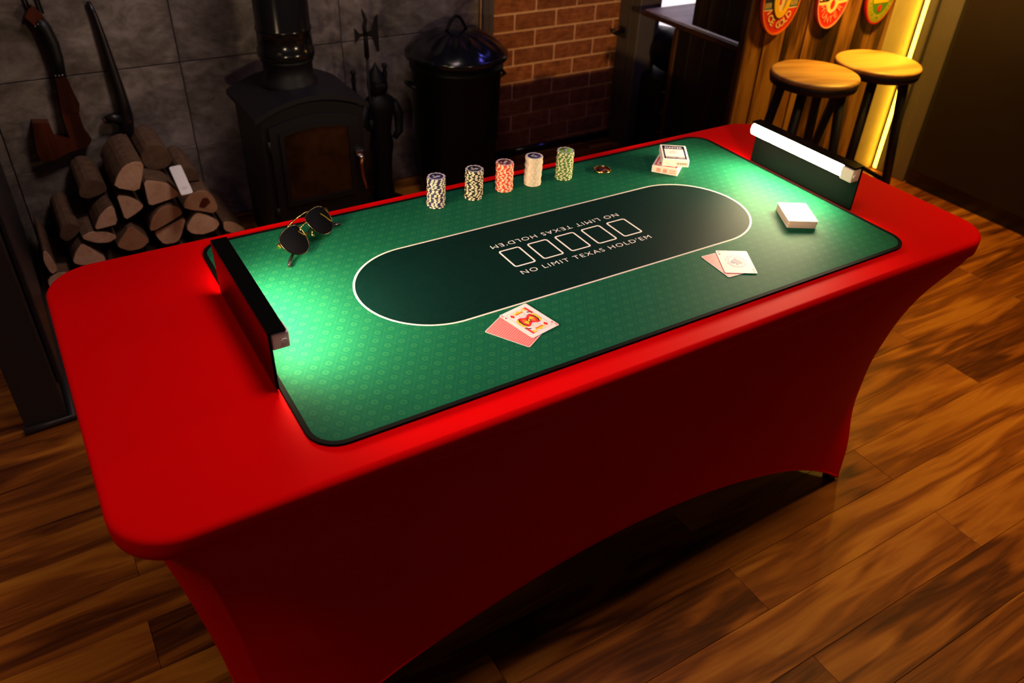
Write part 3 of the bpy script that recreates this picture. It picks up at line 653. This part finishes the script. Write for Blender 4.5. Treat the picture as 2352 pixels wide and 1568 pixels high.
# wooden weapons on the tiled wall
t = thing('carved_war_club', 'carved red wooden war club with black leather grip on tiled wall', 'club', (-.73, 1.925, .36)); O = (-.73, 1.925, .36)
part('pommel', MB().prism([(-.768,.829),(-.752,.850),(-.740,.859),(-.728,.845),(-.714,.822),(-.730,.805),(-.748,.802)], 1.908, 1.944, plane='xz'), 'red_wood', t, O)
g = part('grip', MB().tube([(-.735, 1.926, .815), (-.722, 1.926, .785), (-.713, 1.926, .74), (-.712, 1.926, .69), (-.717, 1.926, .632)], [.021, .022, .022, .021, .020], 14), 'leather', t, O)
for x, z in ((-.747, .800), (-.737, .806), (-.727, .812), (-.730, .640), (-.719, .638), (-.709, .638)): part('stud', MB().lathe([(.001, z-.003), (.003, z), (.001, z+.003)], 8, x, 1.906), 'chrome', g, O)
part('shaft', MB().prism([(-.734,.633),(-.698,.630),(-.691,.578),(-.683,.536),(-.692,.506),(-.745,.511),(-.739,.567)], 1.906, 1.946, plane='xz'), 'red_wood', t, O)
part('head', MB().prism([(-.745,.511),(-.693,.503),(-.690,.444),(-.676,.410),(-.690,.389),(-.756,.377),(-.817,.356),(-.847,.358),(-.854,.395),(-.847,.445),(-.840,.496),(-.791,.488),(-.789,.46),(-.786,.433),(-.743,.426)], 1.902, 1.948, plane='xz'), 'red_wood', t, O)
for dx in (0, .035): part('strap', MB().tube([(-.748+dx, 1.935, .85-dx*.6), (-.752+dx, 1.935, .90), (-.748+dx, 1.944, 1.0)], .004, 6), 'leather', t, O)
t = thing('wooden_knobkerrie', 'slender blackened wooden stick with hooked knob end on tiled wall', 'stick', (-.555, 1.925, .40)); O = (-.555, 1.925, .40)
part('shaft', MB().tube([(-.573, 1.936, .853), (-.565, 1.934, .812), (-.559, 1.932, .742), (-.553, 1.930, .651), (-.547, 1.926, .557), (-.546, 1.924, .468), (-.556, 1.922, .410), (-.560, 1.922, .395)], [.007, .010, .013, .016, .019, .024, .025, .014], 14), 'dark_wood', t, O)
h = part('knob', MB().tube([(-.56, 1.924, .455), (-.592, 1.922, .468), (-.617, 1.920, .464)], [.022, .018, .013], 12), 'dark_wood', t, O)
part('cut_end', MB().tube([(-.616, 1.920, .464), (-.624, 1.919, .4625)], [.0125, .011], 12), 'red_wood', h, O)
part('inlay', MB().tube([(-.541, 1.902, .452), (-.541, 1.897, .452)], .006, 10), 'red_wood', h, O)

# ================================================================== table, fitted cover
TL, TW, ZT = 1.83, .770, .745
t = thing('folding_table', 'long folding table hidden under the red fitted cover', 'table', (0, 0, 0))
part('tabletop', MB().prism(rrect(TL-.008, TW-.008, .087), .707, .7425), 'painted_trim', t)
for sx in (-1, 1):
    for sy in (-1, 1):
        l = part('leg', MB().tube([(sx*.70, sy*.20, .707), (sx*.735, sy*.235, .36), (sx*.748, sy*.300, .012)], .012, 10), 'painted_trim', t)
        part('foot_cap', MB().lathe([(.015, 0), (.017, .004), (.016, .03), (.012, .034)], 12, sx*.748, sy*.302), 'black_plastic', l)
cover = thing('table_cover', 'stretched red fitted cover over the long poker table', 'tablecloth', (0, 0, 0))
b = MB(); loops = []
for k in range(7):
    a = PI/2*k/6; ins = .010*(1-math.sin(a)); loops.append((ins, ZT-.010*(1-math.cos(a))))
loops += [(0.0, .722), (.001, .708), (.006, .702), (.016, .701)]
N_ = None
for ins, z in loops:
    lp = rrect(TL-2*ins, TW-2*ins, .090-ins, n=12); N_ = len(lp); b.v += [(x, y, z) for x, y in lp]
b.f.append(tuple(range(N_))); b.mi.append(0); b.sm.append(False)
for i in range(len(loops)-1):
    for k in range(N_): b.f.append((i*N_+k, (i+1)*N_+k, (i+1)*N_+(k+1) % N_, i*N_+(k+1) % N_)); b.mi.append(0); b.sm.append(True)
part('top', b, 'red', cover)
SZ = [0, .007, .101, .135, .157, .226, .362, .492, .571, .621, .673, .716]
SX = [.762, .762, .770, .772, .774, .779, .790, .804, .814, .820, .829, .836]
SY = [.320, .320, .311, .306, .296, .280, .277, .296, .319, .341, .369, .3838]
def itp(z, A):
    if z <= SZ[0]: return A[0]
    for i in range(len(SZ)-1):
        if z <= SZ[i+1]:
            f = (z-SZ[i])/(SZ[i+1]-SZ[i]); return A[i]+(A[i+1]-A[i])*f
    return A[-1]
def itps(z, A): return sum(itp(max(0, min(.716, z+d)), A) for d in (-.03, -.015, 0, .015, .03))/5 if .03 < z < .673 else itp(z, A)
def hem_front(u): return .006+.286*max(0, 1-abs(u)**2.1)
def hem_side(u): return .006+.15*max(0, 1-abs(u)**2.1)  # end hems lowered to keep bar light off the floor under the table
def panel(kind, sgn):
    NU, NV = 48, 24; vs = []
    for i in range(NU+1):
        u = -1+2*i/NU; u = math.copysign(abs(u)**.85, u); hz = hem_front(u) if kind == 'long' else hem_side(u)
        for j in range(NV+1):
            z = .716+(hz-.716)*(j/NV); xs, ys = itps(z, SX), itps(z, SY)
            if kind == 'long': w = abs(u)**4; ym = .3838-.045*(1-z/.716); p = (u*xs, sgn*(ys*w+ym*(1-w)), z)
            else: w = abs(u)**5; xm = .912-.11*(1-z/.716)**.8; p = (sgn*(xs*w+xm*(1-w)), u*ys, z)
            vs.append(p)
    fs = [(i*(NV+1)+j, (i+1)*(NV+1)+j, (i+1)*(NV+1)+j+1, i*(NV+1)+j+1) for i in range(NU) for j in range(NV)]
    if (kind == 'long') == (sgn > 0): fs = [f[::-1] for f in fs]
    q = MB(); q.add(vs, fs, 0, True)
    o = part('skirt_panel', q, 'red', cover)
    hem = [vs[i*(NV+1)+NV] for i in range(NU+1)]
    part('hem', MB().tube(hem, .0028, 6), 'red', o)
for sg in (-1, 1): panel('long', sg); panel('short', sg)

# ------------------------------------------------------------------ poker mat
CX, CY = .0272, .0122
mat = thing('poker_mat', 'dark green printed poker mat with black bound edge', 'mat', (CX, CY, ZT))
part('printed_cloth', MB().prism(rrect(1.314, .666, .045), .0004, .004), 'mat', mat)
b = MB(); ringmb(b, rrect(1.324, .676, .050), rrect(1.308, .660, .042), .0003, .0046); part('binding', b, 'black_binding', mat)
for i in range(5):
    x = -.0908+.0675*i-CX; y = .018-CY
    b = MB(); ringmb(b, rrect(.0500, .0690, .0065, x, y), rrect(.0430, .0620, .0035, x, y), .004, .00415); part('card_outline', b, 'white_print', mat)
b = text_mb("NO LIMIT TEXAS HOLD'EM", .320, .0138, .00415, spacing=1.18, bold=-.006); b.v = [(x+.044-CX, y-.0392-CY, z) for x, y, z in b.v]; part('lettering', b, 'white_print', mat)
b = text_mb("NO LIMIT TEXAS HOLD'EM", .322, .0138, .00415, spacing=1.18, bold=-.006); b.v = [(-x+.042-CX, -y+.0727-CY, z) for x, y, z in b.v]; part('lettering', b, 'white_print', mat)
ZM = ZT+.0041

# ------------------------------------------------------------------ the two light barriers
def light_bar(label, xp, d, y0, y1):
    zb = ZT+.0048
    t = thing('table_light', label, 'lamp', (xp, 0, zb)); h = .853-zb
    part('panel', MB().cbox(min(0, -d*.005), max(0, -d*.005), y0, y1, 0, h, .0008), 'black_acrylic', t)
    part('lip', MB().cbox(min(-d*.005, d*.024), max(-d*.005, d*.024), y0, y1, h, h+.0045, .0012), 'black_acrylic', t)
    part('housing', MB().cbox(min(d*.0002, d*.010), max(d*.0002, d*.0184), y0+.033, y1-.004, h-.0285, h-.0005, .001), 'white_plastic', t)
    cap = part('end_cap', MB().cbox(min(d*.0004, d*.0275), max(d*.0004, d*.0275), y0+.001, y0+.032, h-.030, h-.0008, .0015), 'white_plastic', t)
    part('button', MB().tube([(d*.019, y0+.0012, h-.016), (d*.019, y0-.0012, h-.016)], .0042, 12), 'chip_ring', cap)
    # long lens with an elliptical front, lit along its length
    n, ya, yb = 12, y0+.0325, y1-.004; q = MB()
    sec = [(d*(.0185+.0085*math.cos(math.radians(a))), h-.0150+.0132*math.sin(math.radians(a))) for a in range(-90, 91, 15)]; m = len(sec)
    q.v += [(x, ya, z) for x, z in sec]+[(x, yb, z) for x, z in sec]
    for i in range(m-1): q.f.append((i, i+1, m+i+1, m+i)); q.mi.append(0); q.sm.append(True)
    for f in (tuple(range(m)), tuple(range(m, 2*m)), (0, m-1, 2*m-1, m)): q.f.append(f); q.mi.append(1); q.sm.append(False)
    part('diffuser', q, ['tube', 'white_plastic'], t)
light_bar('black acrylic light barrier at the left end of the mat', -.6355, 1, -.163, .157)
light_bar('black acrylic light barrier with glowing tube facing the viewer, right end', .6905, -1, -.157, .158)

# ------------------------------------------------------------------ poker chips
CR, CH = .0202, .0033
chip_spots = MB()
for g in range(6):
    for o_ in (-12.0, 12.0):
        a0 = g*60+o_; A = [math.radians(a0+x) for x in (-7.8, -2.6, 2.6, 7.8)]
        prof = [(CR-.0004, CH-.00045), (CR+.00014, CH-.00055), (CR+.00014, .00055), (CR-.0004, .00045)]
        vs = [(r*math.cos(a), r*math.sin(a), z) for a in A for r, z in prof]; n = len(prof)
        chip_spots.add(vs, [(i*n+j, i*n+j+1, (i+1)*n+j+1, (i+1)*n+j) for i in range(3) for j in range(n-1)], 0, False)
CHIP = {}
def chip_meshes(col):
    if col not in CHIP:
        b = MB(); b.lathe([(CR-.0006, 0), (CR, .0005), (CR, CH-.0005), (CR-.0006, CH)], 40, smooth=False)
        body = b.mesh('body', 'chip_'+col)
        sp = chip_spots.mesh('edge_spots', 'chip_spot_tan' if col == 'white' else 'chip_spot')
        CHIP[col] = (body, sp)
    return CHIP[col]
def chip_stack(col, word, base, top, extra):
    body, sp = chip_meshes(col); n = 20; wob = random.uniform(0, 6)
    for i in range(n):
        f = i/(n-1); x = base[0]+(top[0]-base[0])*f+.0007*math.sin(i*1.3+wob)+random.uniform(-.0005, .0005); y = base[1]+(top[1]-base[1])*f+random.uniform(-.0006, .0006)
        t = thing('poker_chip', '%s poker chip with %s edge spots, %s of its stack' % (word, 'tan' if col == 'white' else 'cream', ORD[n-1-i]), 'poker chip', (x, y, ZM+.0001+i*(CH+.00002)), random.uniform(0, 6.28), 'stack of %s poker chips' % word)
        link('body', body, t); link('edge_spots', sp, t)
        if i == n-1:
            b = MB(); ringmb(b, ell(0, 0, .0178, .0178, 40), ell(0, 0, .0155, .0155, 40), CH-.0001, CH+.00008); 
            for g in range(12):
                a0 = math.radians((g//2)*60+(12 if g % 2 else -12)); aa = [a0-.136, a0+.136]
                b.add([(r*math.cos(a), r*math.sin(a), CH+.00007) for a in aa for r in (.0176, CR-.0003)], [(0, 1, 3, 2)], 0)
            part('ring', b, 'chip_ring', t)
            b = MB(); b.lathe([(.0155, CH-.0001), (.0155, CH+.00006), (.001, CH+.00006)], 32)
            lab = part('label_disc', b, {'blue': 'p_navy', 'black': 'p_black', 'red': 'barrel_red', 'white': 'p_navy', 'green': 'p_green'}[col], t)
            q = MB(); q.prism([(-.009, -.002), (-.004, .002), (-.001, -.001), (.003, .004), (.006, .000), (.009, .003), (.007, -.004), (.001, -.0035), (-.004, -.005)], CH+.00006, CH+.00016); q.prism(ell(-.005, .006, .0025, .0018, 10), CH+.00006, CH+.00016)
            part('emblem', q, 'p_grey', lab)
chip_stack('blue', 'navy blue', (-.1328, .2945), (-.1290, .2970), 0)
chip_stack('black', 'black', (-.0385, .2925), (-.0350, .2960), 0)
chip_stack('red', 'red', (.0440, .2965), (.0440, .2965), 0)
chip_stack('white', 'off-white', (.1187, .2933), (.1235, .2972), 0)
chip_stack('green', 'green', (.2040, .2883), (.2083, .2925), 0)
t = thing('card_guard_coin', 'gold rimmed copper card guard coin beside the green chips', 'coin', (.3126, .2792, ZM+.0001), .3)
part('rim', MB().lathe([(.0190, 0), (.0212, .0006), (.0218, .002), (.0212, .0036), (.0196, .0042), (.0180, .0036), (.0180, .0010)], 48), 'gold', t)
f_ = part('face', MB().lathe([(.0180, .0006), (.0180, .0026), (.001, .0028)], 40), 'copper', t)
part('relief', MB().prism([(-.011, -.004), (-.006, -.006), (.011, -.005), (.012, .003), (.004, .006), (-.008, .004)], .0026, .0036), 'copper', f_)

# ------------------------------------------------------------------ playing cards
def card(label, cx, cy, rot, z, build):
    t = thing('playing_card', label, 'playing card', (cx, cy, z), math.radians(rot))
    part('stock', MB().prism(rrect(.0655, .0885, .0035, n=5), 0, .0003), 'card_white', t)
    build(t); return t
def back(t): part('back_print', MB().prism(rrect(.0635, .0866, .003, n=4), .0003, .00036), 'card_back', t)
mm = lambda P: [(x*.001, y*.001) for x, y in P]
def both(mb, P, z, mi):
    mb.prism(mm(P), .0003, z, mi); mb.prism(mm([(-x, -y) for x, y in P]), .0003, z, mi)
def king(t):
    b = MB()
    ringmb(b, rrect(.0475, .0705, .0003, n=1), rrect(.0469, .0699, .0003, n=1), .0003, .00038, 4)
    both(b, [(-21, 0), (-20, 8), (-14, 15), (-6, 14), (0, 9), (6, 14), (14, 15), (20, 8), (21, 0)], .00038, 0)
    both(b, [(-23, 0), (-22, 9), (-17, 14), (-15, 12), (-18, 6), (-18, 0)], .00042, 2); both(b, [(23, 0), (22, 9), (17, 14), (15, 12), (18, 6), (18, 0)], .00042, 2)
    both(b, [(-18, 0), (-18, 6), (-14, 12), (-12.5, 11), (-15.5, 5), (-15.5, 0)], .00043, 1); both(b, [(18, 0), (18, 6), (14, 12), (12.5, 11), (15.5, 5), (15.5, 0)], .00043, 1)
    both(b, [(-13, 0), (-9, 9), (-3, 4), (-3, 0)], .00044, 3); both(b, [(13, 0), (9, 9), (3, 4), (3, 0)], .00044, 2)
    both(b, [(-5, 0), (0, 6), (5, 0)], .00046, 1); both(b, [(-3, 0), (0, 3.6), (3, 0)], .00048, 2)
    both(b, [(-8, 25), (-9, 15), (-4, 11), (0, 9.5), (4, 11), (9, 15), (8, 25)], .00046, 5); both(b, [(-5, 25), (-5, 17), (0, 13.5), (5, 17), (5, 25)], .00048, 6)
    both(b, [(-9, 25), (-12, 33), (-6, 30), (0, 34), (6, 30), (12, 33), (9, 25)], .00046, 2); both(b, [(-8, 25), (8, 25), (8, 27), (-8, 27)], .00048, 0)
    both(b, [(18.5, 34.5), (22.5, 34.5), (22.5, 12), (18.5, 14)], .00042, 0); both(b, [(12.5, 34.5), (18, 34.5), (18, 26), (14, 28)], .00044, 2)
    both(b, [(14, 20), (23, 15), (23, 17), (14, 23)], .00046, 1)
    both(b, [(-16, 32), (-12, 26), (-16, 20), (-20, 26)], .0005, 0)
    for s_ in (1, -1):
        xf = Matrix.Translation((-.0282*s_, .0385*s_, 0)) @ Matrix.Rotation(0 if s_ > 0 else PI, 4, 'Z'); merge(b, text_mb('K', .0050, .0080, .00042), 0, xf)
        b.prism(mm([(-28.2*s_, 32.5*s_), (-26.2*s_, 29.7*s_), (-28.2*s_, 27*s_), (-30.2*s_, 29.7*s_)]), .0003, .00042, 0)
    part('face_print', b, ['p_red', 'p_black', 'p_yellow', 'p_orange', 'p_navy', 'p_grey', 'p_skin'], t)
def spade(s_, cx=0, cy=0, rot=0):
    P = []
    for k in range(9): a = k/8; P.append((10*math.sin(a*PI*.55)*.95+.8*a, 13-15*a-2*math.sin(a*PI)))
    P = [(0, 13), (3, 8.5), (7, 4), (10, .0), (10.5, -3.5), (8.5, -6.5), (5, -7), (2, -5.2), (1, -4)]
    P = P+[(2.6, -11), (-2.6, -11)]+[(-x, y) for x, y in P[1:][::-1]]
    c, n = math.cos(rot), math.sin(rot)
    return [(.001*(cx+s_*(x*c-y*n)), .001*(cy+s_*(x*n+y*c))) for x, y in P]
def ace(t):
    b = MB(); ringmb(b, ell(0, 0, .0205, .0225, 40), ell(0, 0, .0200, .0220, 40), .0003, .00036, 1); ringmb(b, ell(0, 0, .0165, .0185, 40), ell(0, 0, .0155, .0175, 40), .0003, .00036, 1)
    for k in range(14):
        a = math.radians(195+150*k/13); b.prism([(.0188*math.cos(a)+.0012*math.cos(q), .0208*math.sin(a)+.0012*math.sin(q)) for q in (0, 1.2, 2.6, 4.0, 5.2)], .0003, .0004, 0)
    for k in range(9):
        a = math.radians(15+150*k/8); b.prism([((.0205+.003)*math.cos(a), (.0225+.003)*math.sin(a)), (.0207*math.cos(a+.09), .0227*math.sin(a+.09)), (.0207*math.cos(a-.09), .0227*math.sin(a-.09))], .0003, .00036, 1)
    b.prism(spade(1.18), .0003, .00044, 0); b.prism(ell(-.003, .001, .0034, .0040, 20), .0003, .0005, 1)
    for s_ in (1, -1):
        xf = Matrix.Translation((-.0275*s_, .0385*s_, 0)) @ Matrix.Rotation(0 if s_ > 0 else PI, 4, 'Z'); merge(b, text_mb('A', .0055, .0070, .00042), 2, xf)
        b.prism(spade(.24, -27.5*s_, 29.5*s_, 0 if s_ > 0 else PI), .0003, .00042, 2)
    part('face_print', b, ['p_purple', 'p_lilac', 'p_black'], t)
card('red backed playing card half hidden under the king', -.2272, -.1999, 30.6, ZM+.0002, back)
card('king of diamonds playing card lying face up', -.1907, -.1856, 11.0, ZM+.0009, king)
card('red backed playing card half hidden under the ace', .2715, -.2023, -3.8, ZM+.0002, back)
card('ace of spades playing card lying face up', .2914, -.2061, -30.1, ZM+.0009, ace)
t = thing('deck_of_cards', 'squared deck of cards lying beside the glowing lamp', 'cards', (.5488, -.1259, ZM+.0001), math.radians(-30.4))
part('lower_cards', MB().prism(rrect(.0645, .0885, .0035, n=4), 0, .0070), ['card_edge'], t)
q = MB().prism(rrect(.0650, .0890, .0035, n=4), .0072, .0156); q.v = [(x+.0012, y+.0015, z) for x, y, z in q.v]; part('upper_cards', q, 'card_edge', t)
q = MB().prism(rrect(.0650, .0890, .0035, n=4), .01562, .0160); q.v = [(x+.0012, y+.0015, z) for x, y, z in q.v]; part('top_card', q, 'card_white', t)
def card_box(label, cx, cy, rot, z, ink, pale, texts):
    t = thing('card_box', label, 'card box', (cx, cy, z), math.radians(rot)); w, l, h = .064, .092, .0178
    body = part('carton', MB().cbox(-w/2, w/2, -l/2, l/2, 0, h, .0012), 'card_white', t)
    b = MB(); ringmb(b, rrect(w-.010, l-.012, .001, n=1), rrect(w-.017, l-.019, .001, n=1), h, h+.00015, 0)
    if texts:
        b.prism([(-w/2+.006, l/2-.026), (w/2-.006, l/2-.026), (w/2-.006, l/2-.007), (-w/2+.006, l/2-.007)], h, h+.00015, 0)
        b.prism([(-w/2+.006, -l/2+.007), (w/2-.006, -l/2+.007), (w/2-.006, -l/2+.018), (-w/2+.006, -l/2+.018)], h, h+.00015, 0)
        merge(b, text_mb('MASTER', .042, .0105, h+.0003, bold=.01), 1, Matrix.Translation((0, l/2-.0175, 0))); merge(b, text_mb('PLAYING CARDS', .046, .0068, h+.0003, bold=.02), 1, Matrix.Translation((0, -l/2+.0125, 0)))
        b.prism([(x*1.25, y*1.25+.001) for x, y in spade(.85)], h, h+.0002, 3)
    else:
        b.prism([(-.020, .030), (.020, .030), (.012, .0), (.020, -.030), (-.020, -.030), (-.012, 0)], h, h+.0002, 0)
    part('top_print', b, [ink, 'card_white', 'p_black', 'p_grey'], t)
    b = MB()
    if texts:
        for k in range(14): x = .002+k*.0019+.0004*((k*7) % 3); b.add([(x, -l/2-.0002, .005), (x+.0005+.0003*((k*5) % 3), -l/2-.0002, .005), (x+.0005+.0003*((k*5) % 3), -l/2-.0002, .011), (x, -l/2-.0002, .011)], [(0, 1, 2, 3)], 0)
        b.add([(-.024, -l/2-.0002, .007), (-.014, -l/2-.0002, .007), (-.014, -l/2-.0002, .0095), (-.024, -l/2-.0002, .0095)], [(0, 1, 2, 3)], 1)
    else:
        for x0 in (-.020, -.004): b.add([(x0, -l/2-.0002, .004), (x0+.010, -l/2-.0002, .004), (x0+.010, -l/2-.0002, .013), (x0, -l/2-.0002, .013)], [(0, 1, 2, 3)], 2)
        for z_ in (.005, .0105): b.add([(.012, -l/2-.0002, z_), (.027, -l/2-.0002, z_), (.027, -l/2-.0002, z_+.0022), (.012, -l/2-.0002, z_+.0022)], [(0, 1, 2, 3)], 2)
    part('end_print', b, ['p_black', 'p_grey', 'p_pink'], t)
card_box('red and white card box underneath the blue box', .4721, .2208, -52.1, ZM+.0001, 'p_red', 'p_pink', False)
card_box('blue and white MASTER card box stacked on top', .4858, .2212, -35.1, ZM+.0185, 'p_navy', 'p_grey', True)

# ------------------------------------------------------------------ sunglasses
u = Vector((.785, .619, 0)).normalized(); nh = Vector((u.y, -u.x, 0)); v = (-nh*.66+Vector((0, 0, .75))).normalized(); w = u.cross(v)
t = thing('sunglasses', 'gold framed dark aviator sunglasses lying on the mat', 'sunglasses', (-.4385, .2530, ZM+.0305))
t.rotation_euler = Matrix((u, v, w)).transposed().to_euler(); t.scale = (1.2, 1.18, 1.15)
LP = [(-.024, .016), (-.010, .022), (.010, .022), (.025, .017), (.029, .004), (.023, -.013), (.008, -.023), (-.009, -.022), (-.021, -.009)]
for _ in range(3):
    Q = []
    for i in range(len(LP)):
        a, c = LP[i], LP[(i+1) % len(LP)]; Q += [(a[0]*.75+c[0]*.25, a[1]*.75+c[1]*.25), (a[0]*.25+c[0]*.75, a[1]*.25+c[1]*.75)]
    LP = Q
for sg in (-1, 1):
    P = [(sg*x*1.14+sg*.036, y*1.10) for x, y in LP]
    cx_ = sg*.036
    vs = [(x, y, .0040-3.2*((x-cx_)**2+y*y)) for x, y in P]; n = len(vs)
    rings = []
    for k in range(5): f = 1-k/5; rings += [(cx_+(x-cx_)*f, y*f, .0040-3.2*f*f*((x-cx_)**2+y*y)) for x, y in P]
    rings.append((cx_, 0, .0040)); q = MB(); fs = []
    for k in range(4):
        for i in range(n): fs.append((k*n+i, k*n+(i+1) % n, (k+1)*n+(i+1) % n, (k+1)*n+i))
    for i in range(n): fs.append((4*n+i, 4*n+(i+1) % n, 5*n))
    if sg < 0: fs = [f[::-1] for f in fs]
    q.add(rings, fs, 0, True); L_ = part('lens', q, 'lens', t)
    part('rim', MB().tube([(x, y, z) for x, y, z in vs], .0009, 8, closed=True), 'gunmetal', L_)
    part('hinge', MB().cbox(sg*.068-.0045, sg*.068+.0045, .004, .013, -.006, .001, .0012).tube([(sg*.060, .010, .0), (sg*.068, .009, -.002)], .0018, 8), 'gold', t)
    tp = [(sg*.069, .008, -.008), (sg*.03, .002, -.0105+.002*sg), (-sg*.03, -.008, -.0105+.002*sg), (-sg*.060, -.017, -.0085)]
    tm = part('temple', MB().tube(tp, .0012, 8), 'gold', t)
    part('temple_tip', MB().tube([(-sg*.050, -.014, -.009), (-sg*.068, -.020, -.007), (-sg*.079, -.0255, -.004)], [.002, .0032, .0026], 8), 'black_plastic', tm)
    part('nose_pad', MB().tube([(sg*.011, -.004, -.002), (sg*.009, -.010, -.006), (sg*.010, -.014, -.006)], [.0008, .0025, .0022], 8), 'gold', t)
part('brow_bar', MB().tube([(-.040, .0225, .0), (-.022, .0265, .0015), (0, .0275, .002), (.022, .0265, .0015), (.040, .0225, .0)], .0013, 8), 'gold', t)
part('bridge', MB().tube([(-.0135, .008, .001), (-.006, .0125, .003), (.006, .0125, .003), (.0135, .008, .001)], .0014, 8), 'gold', t)
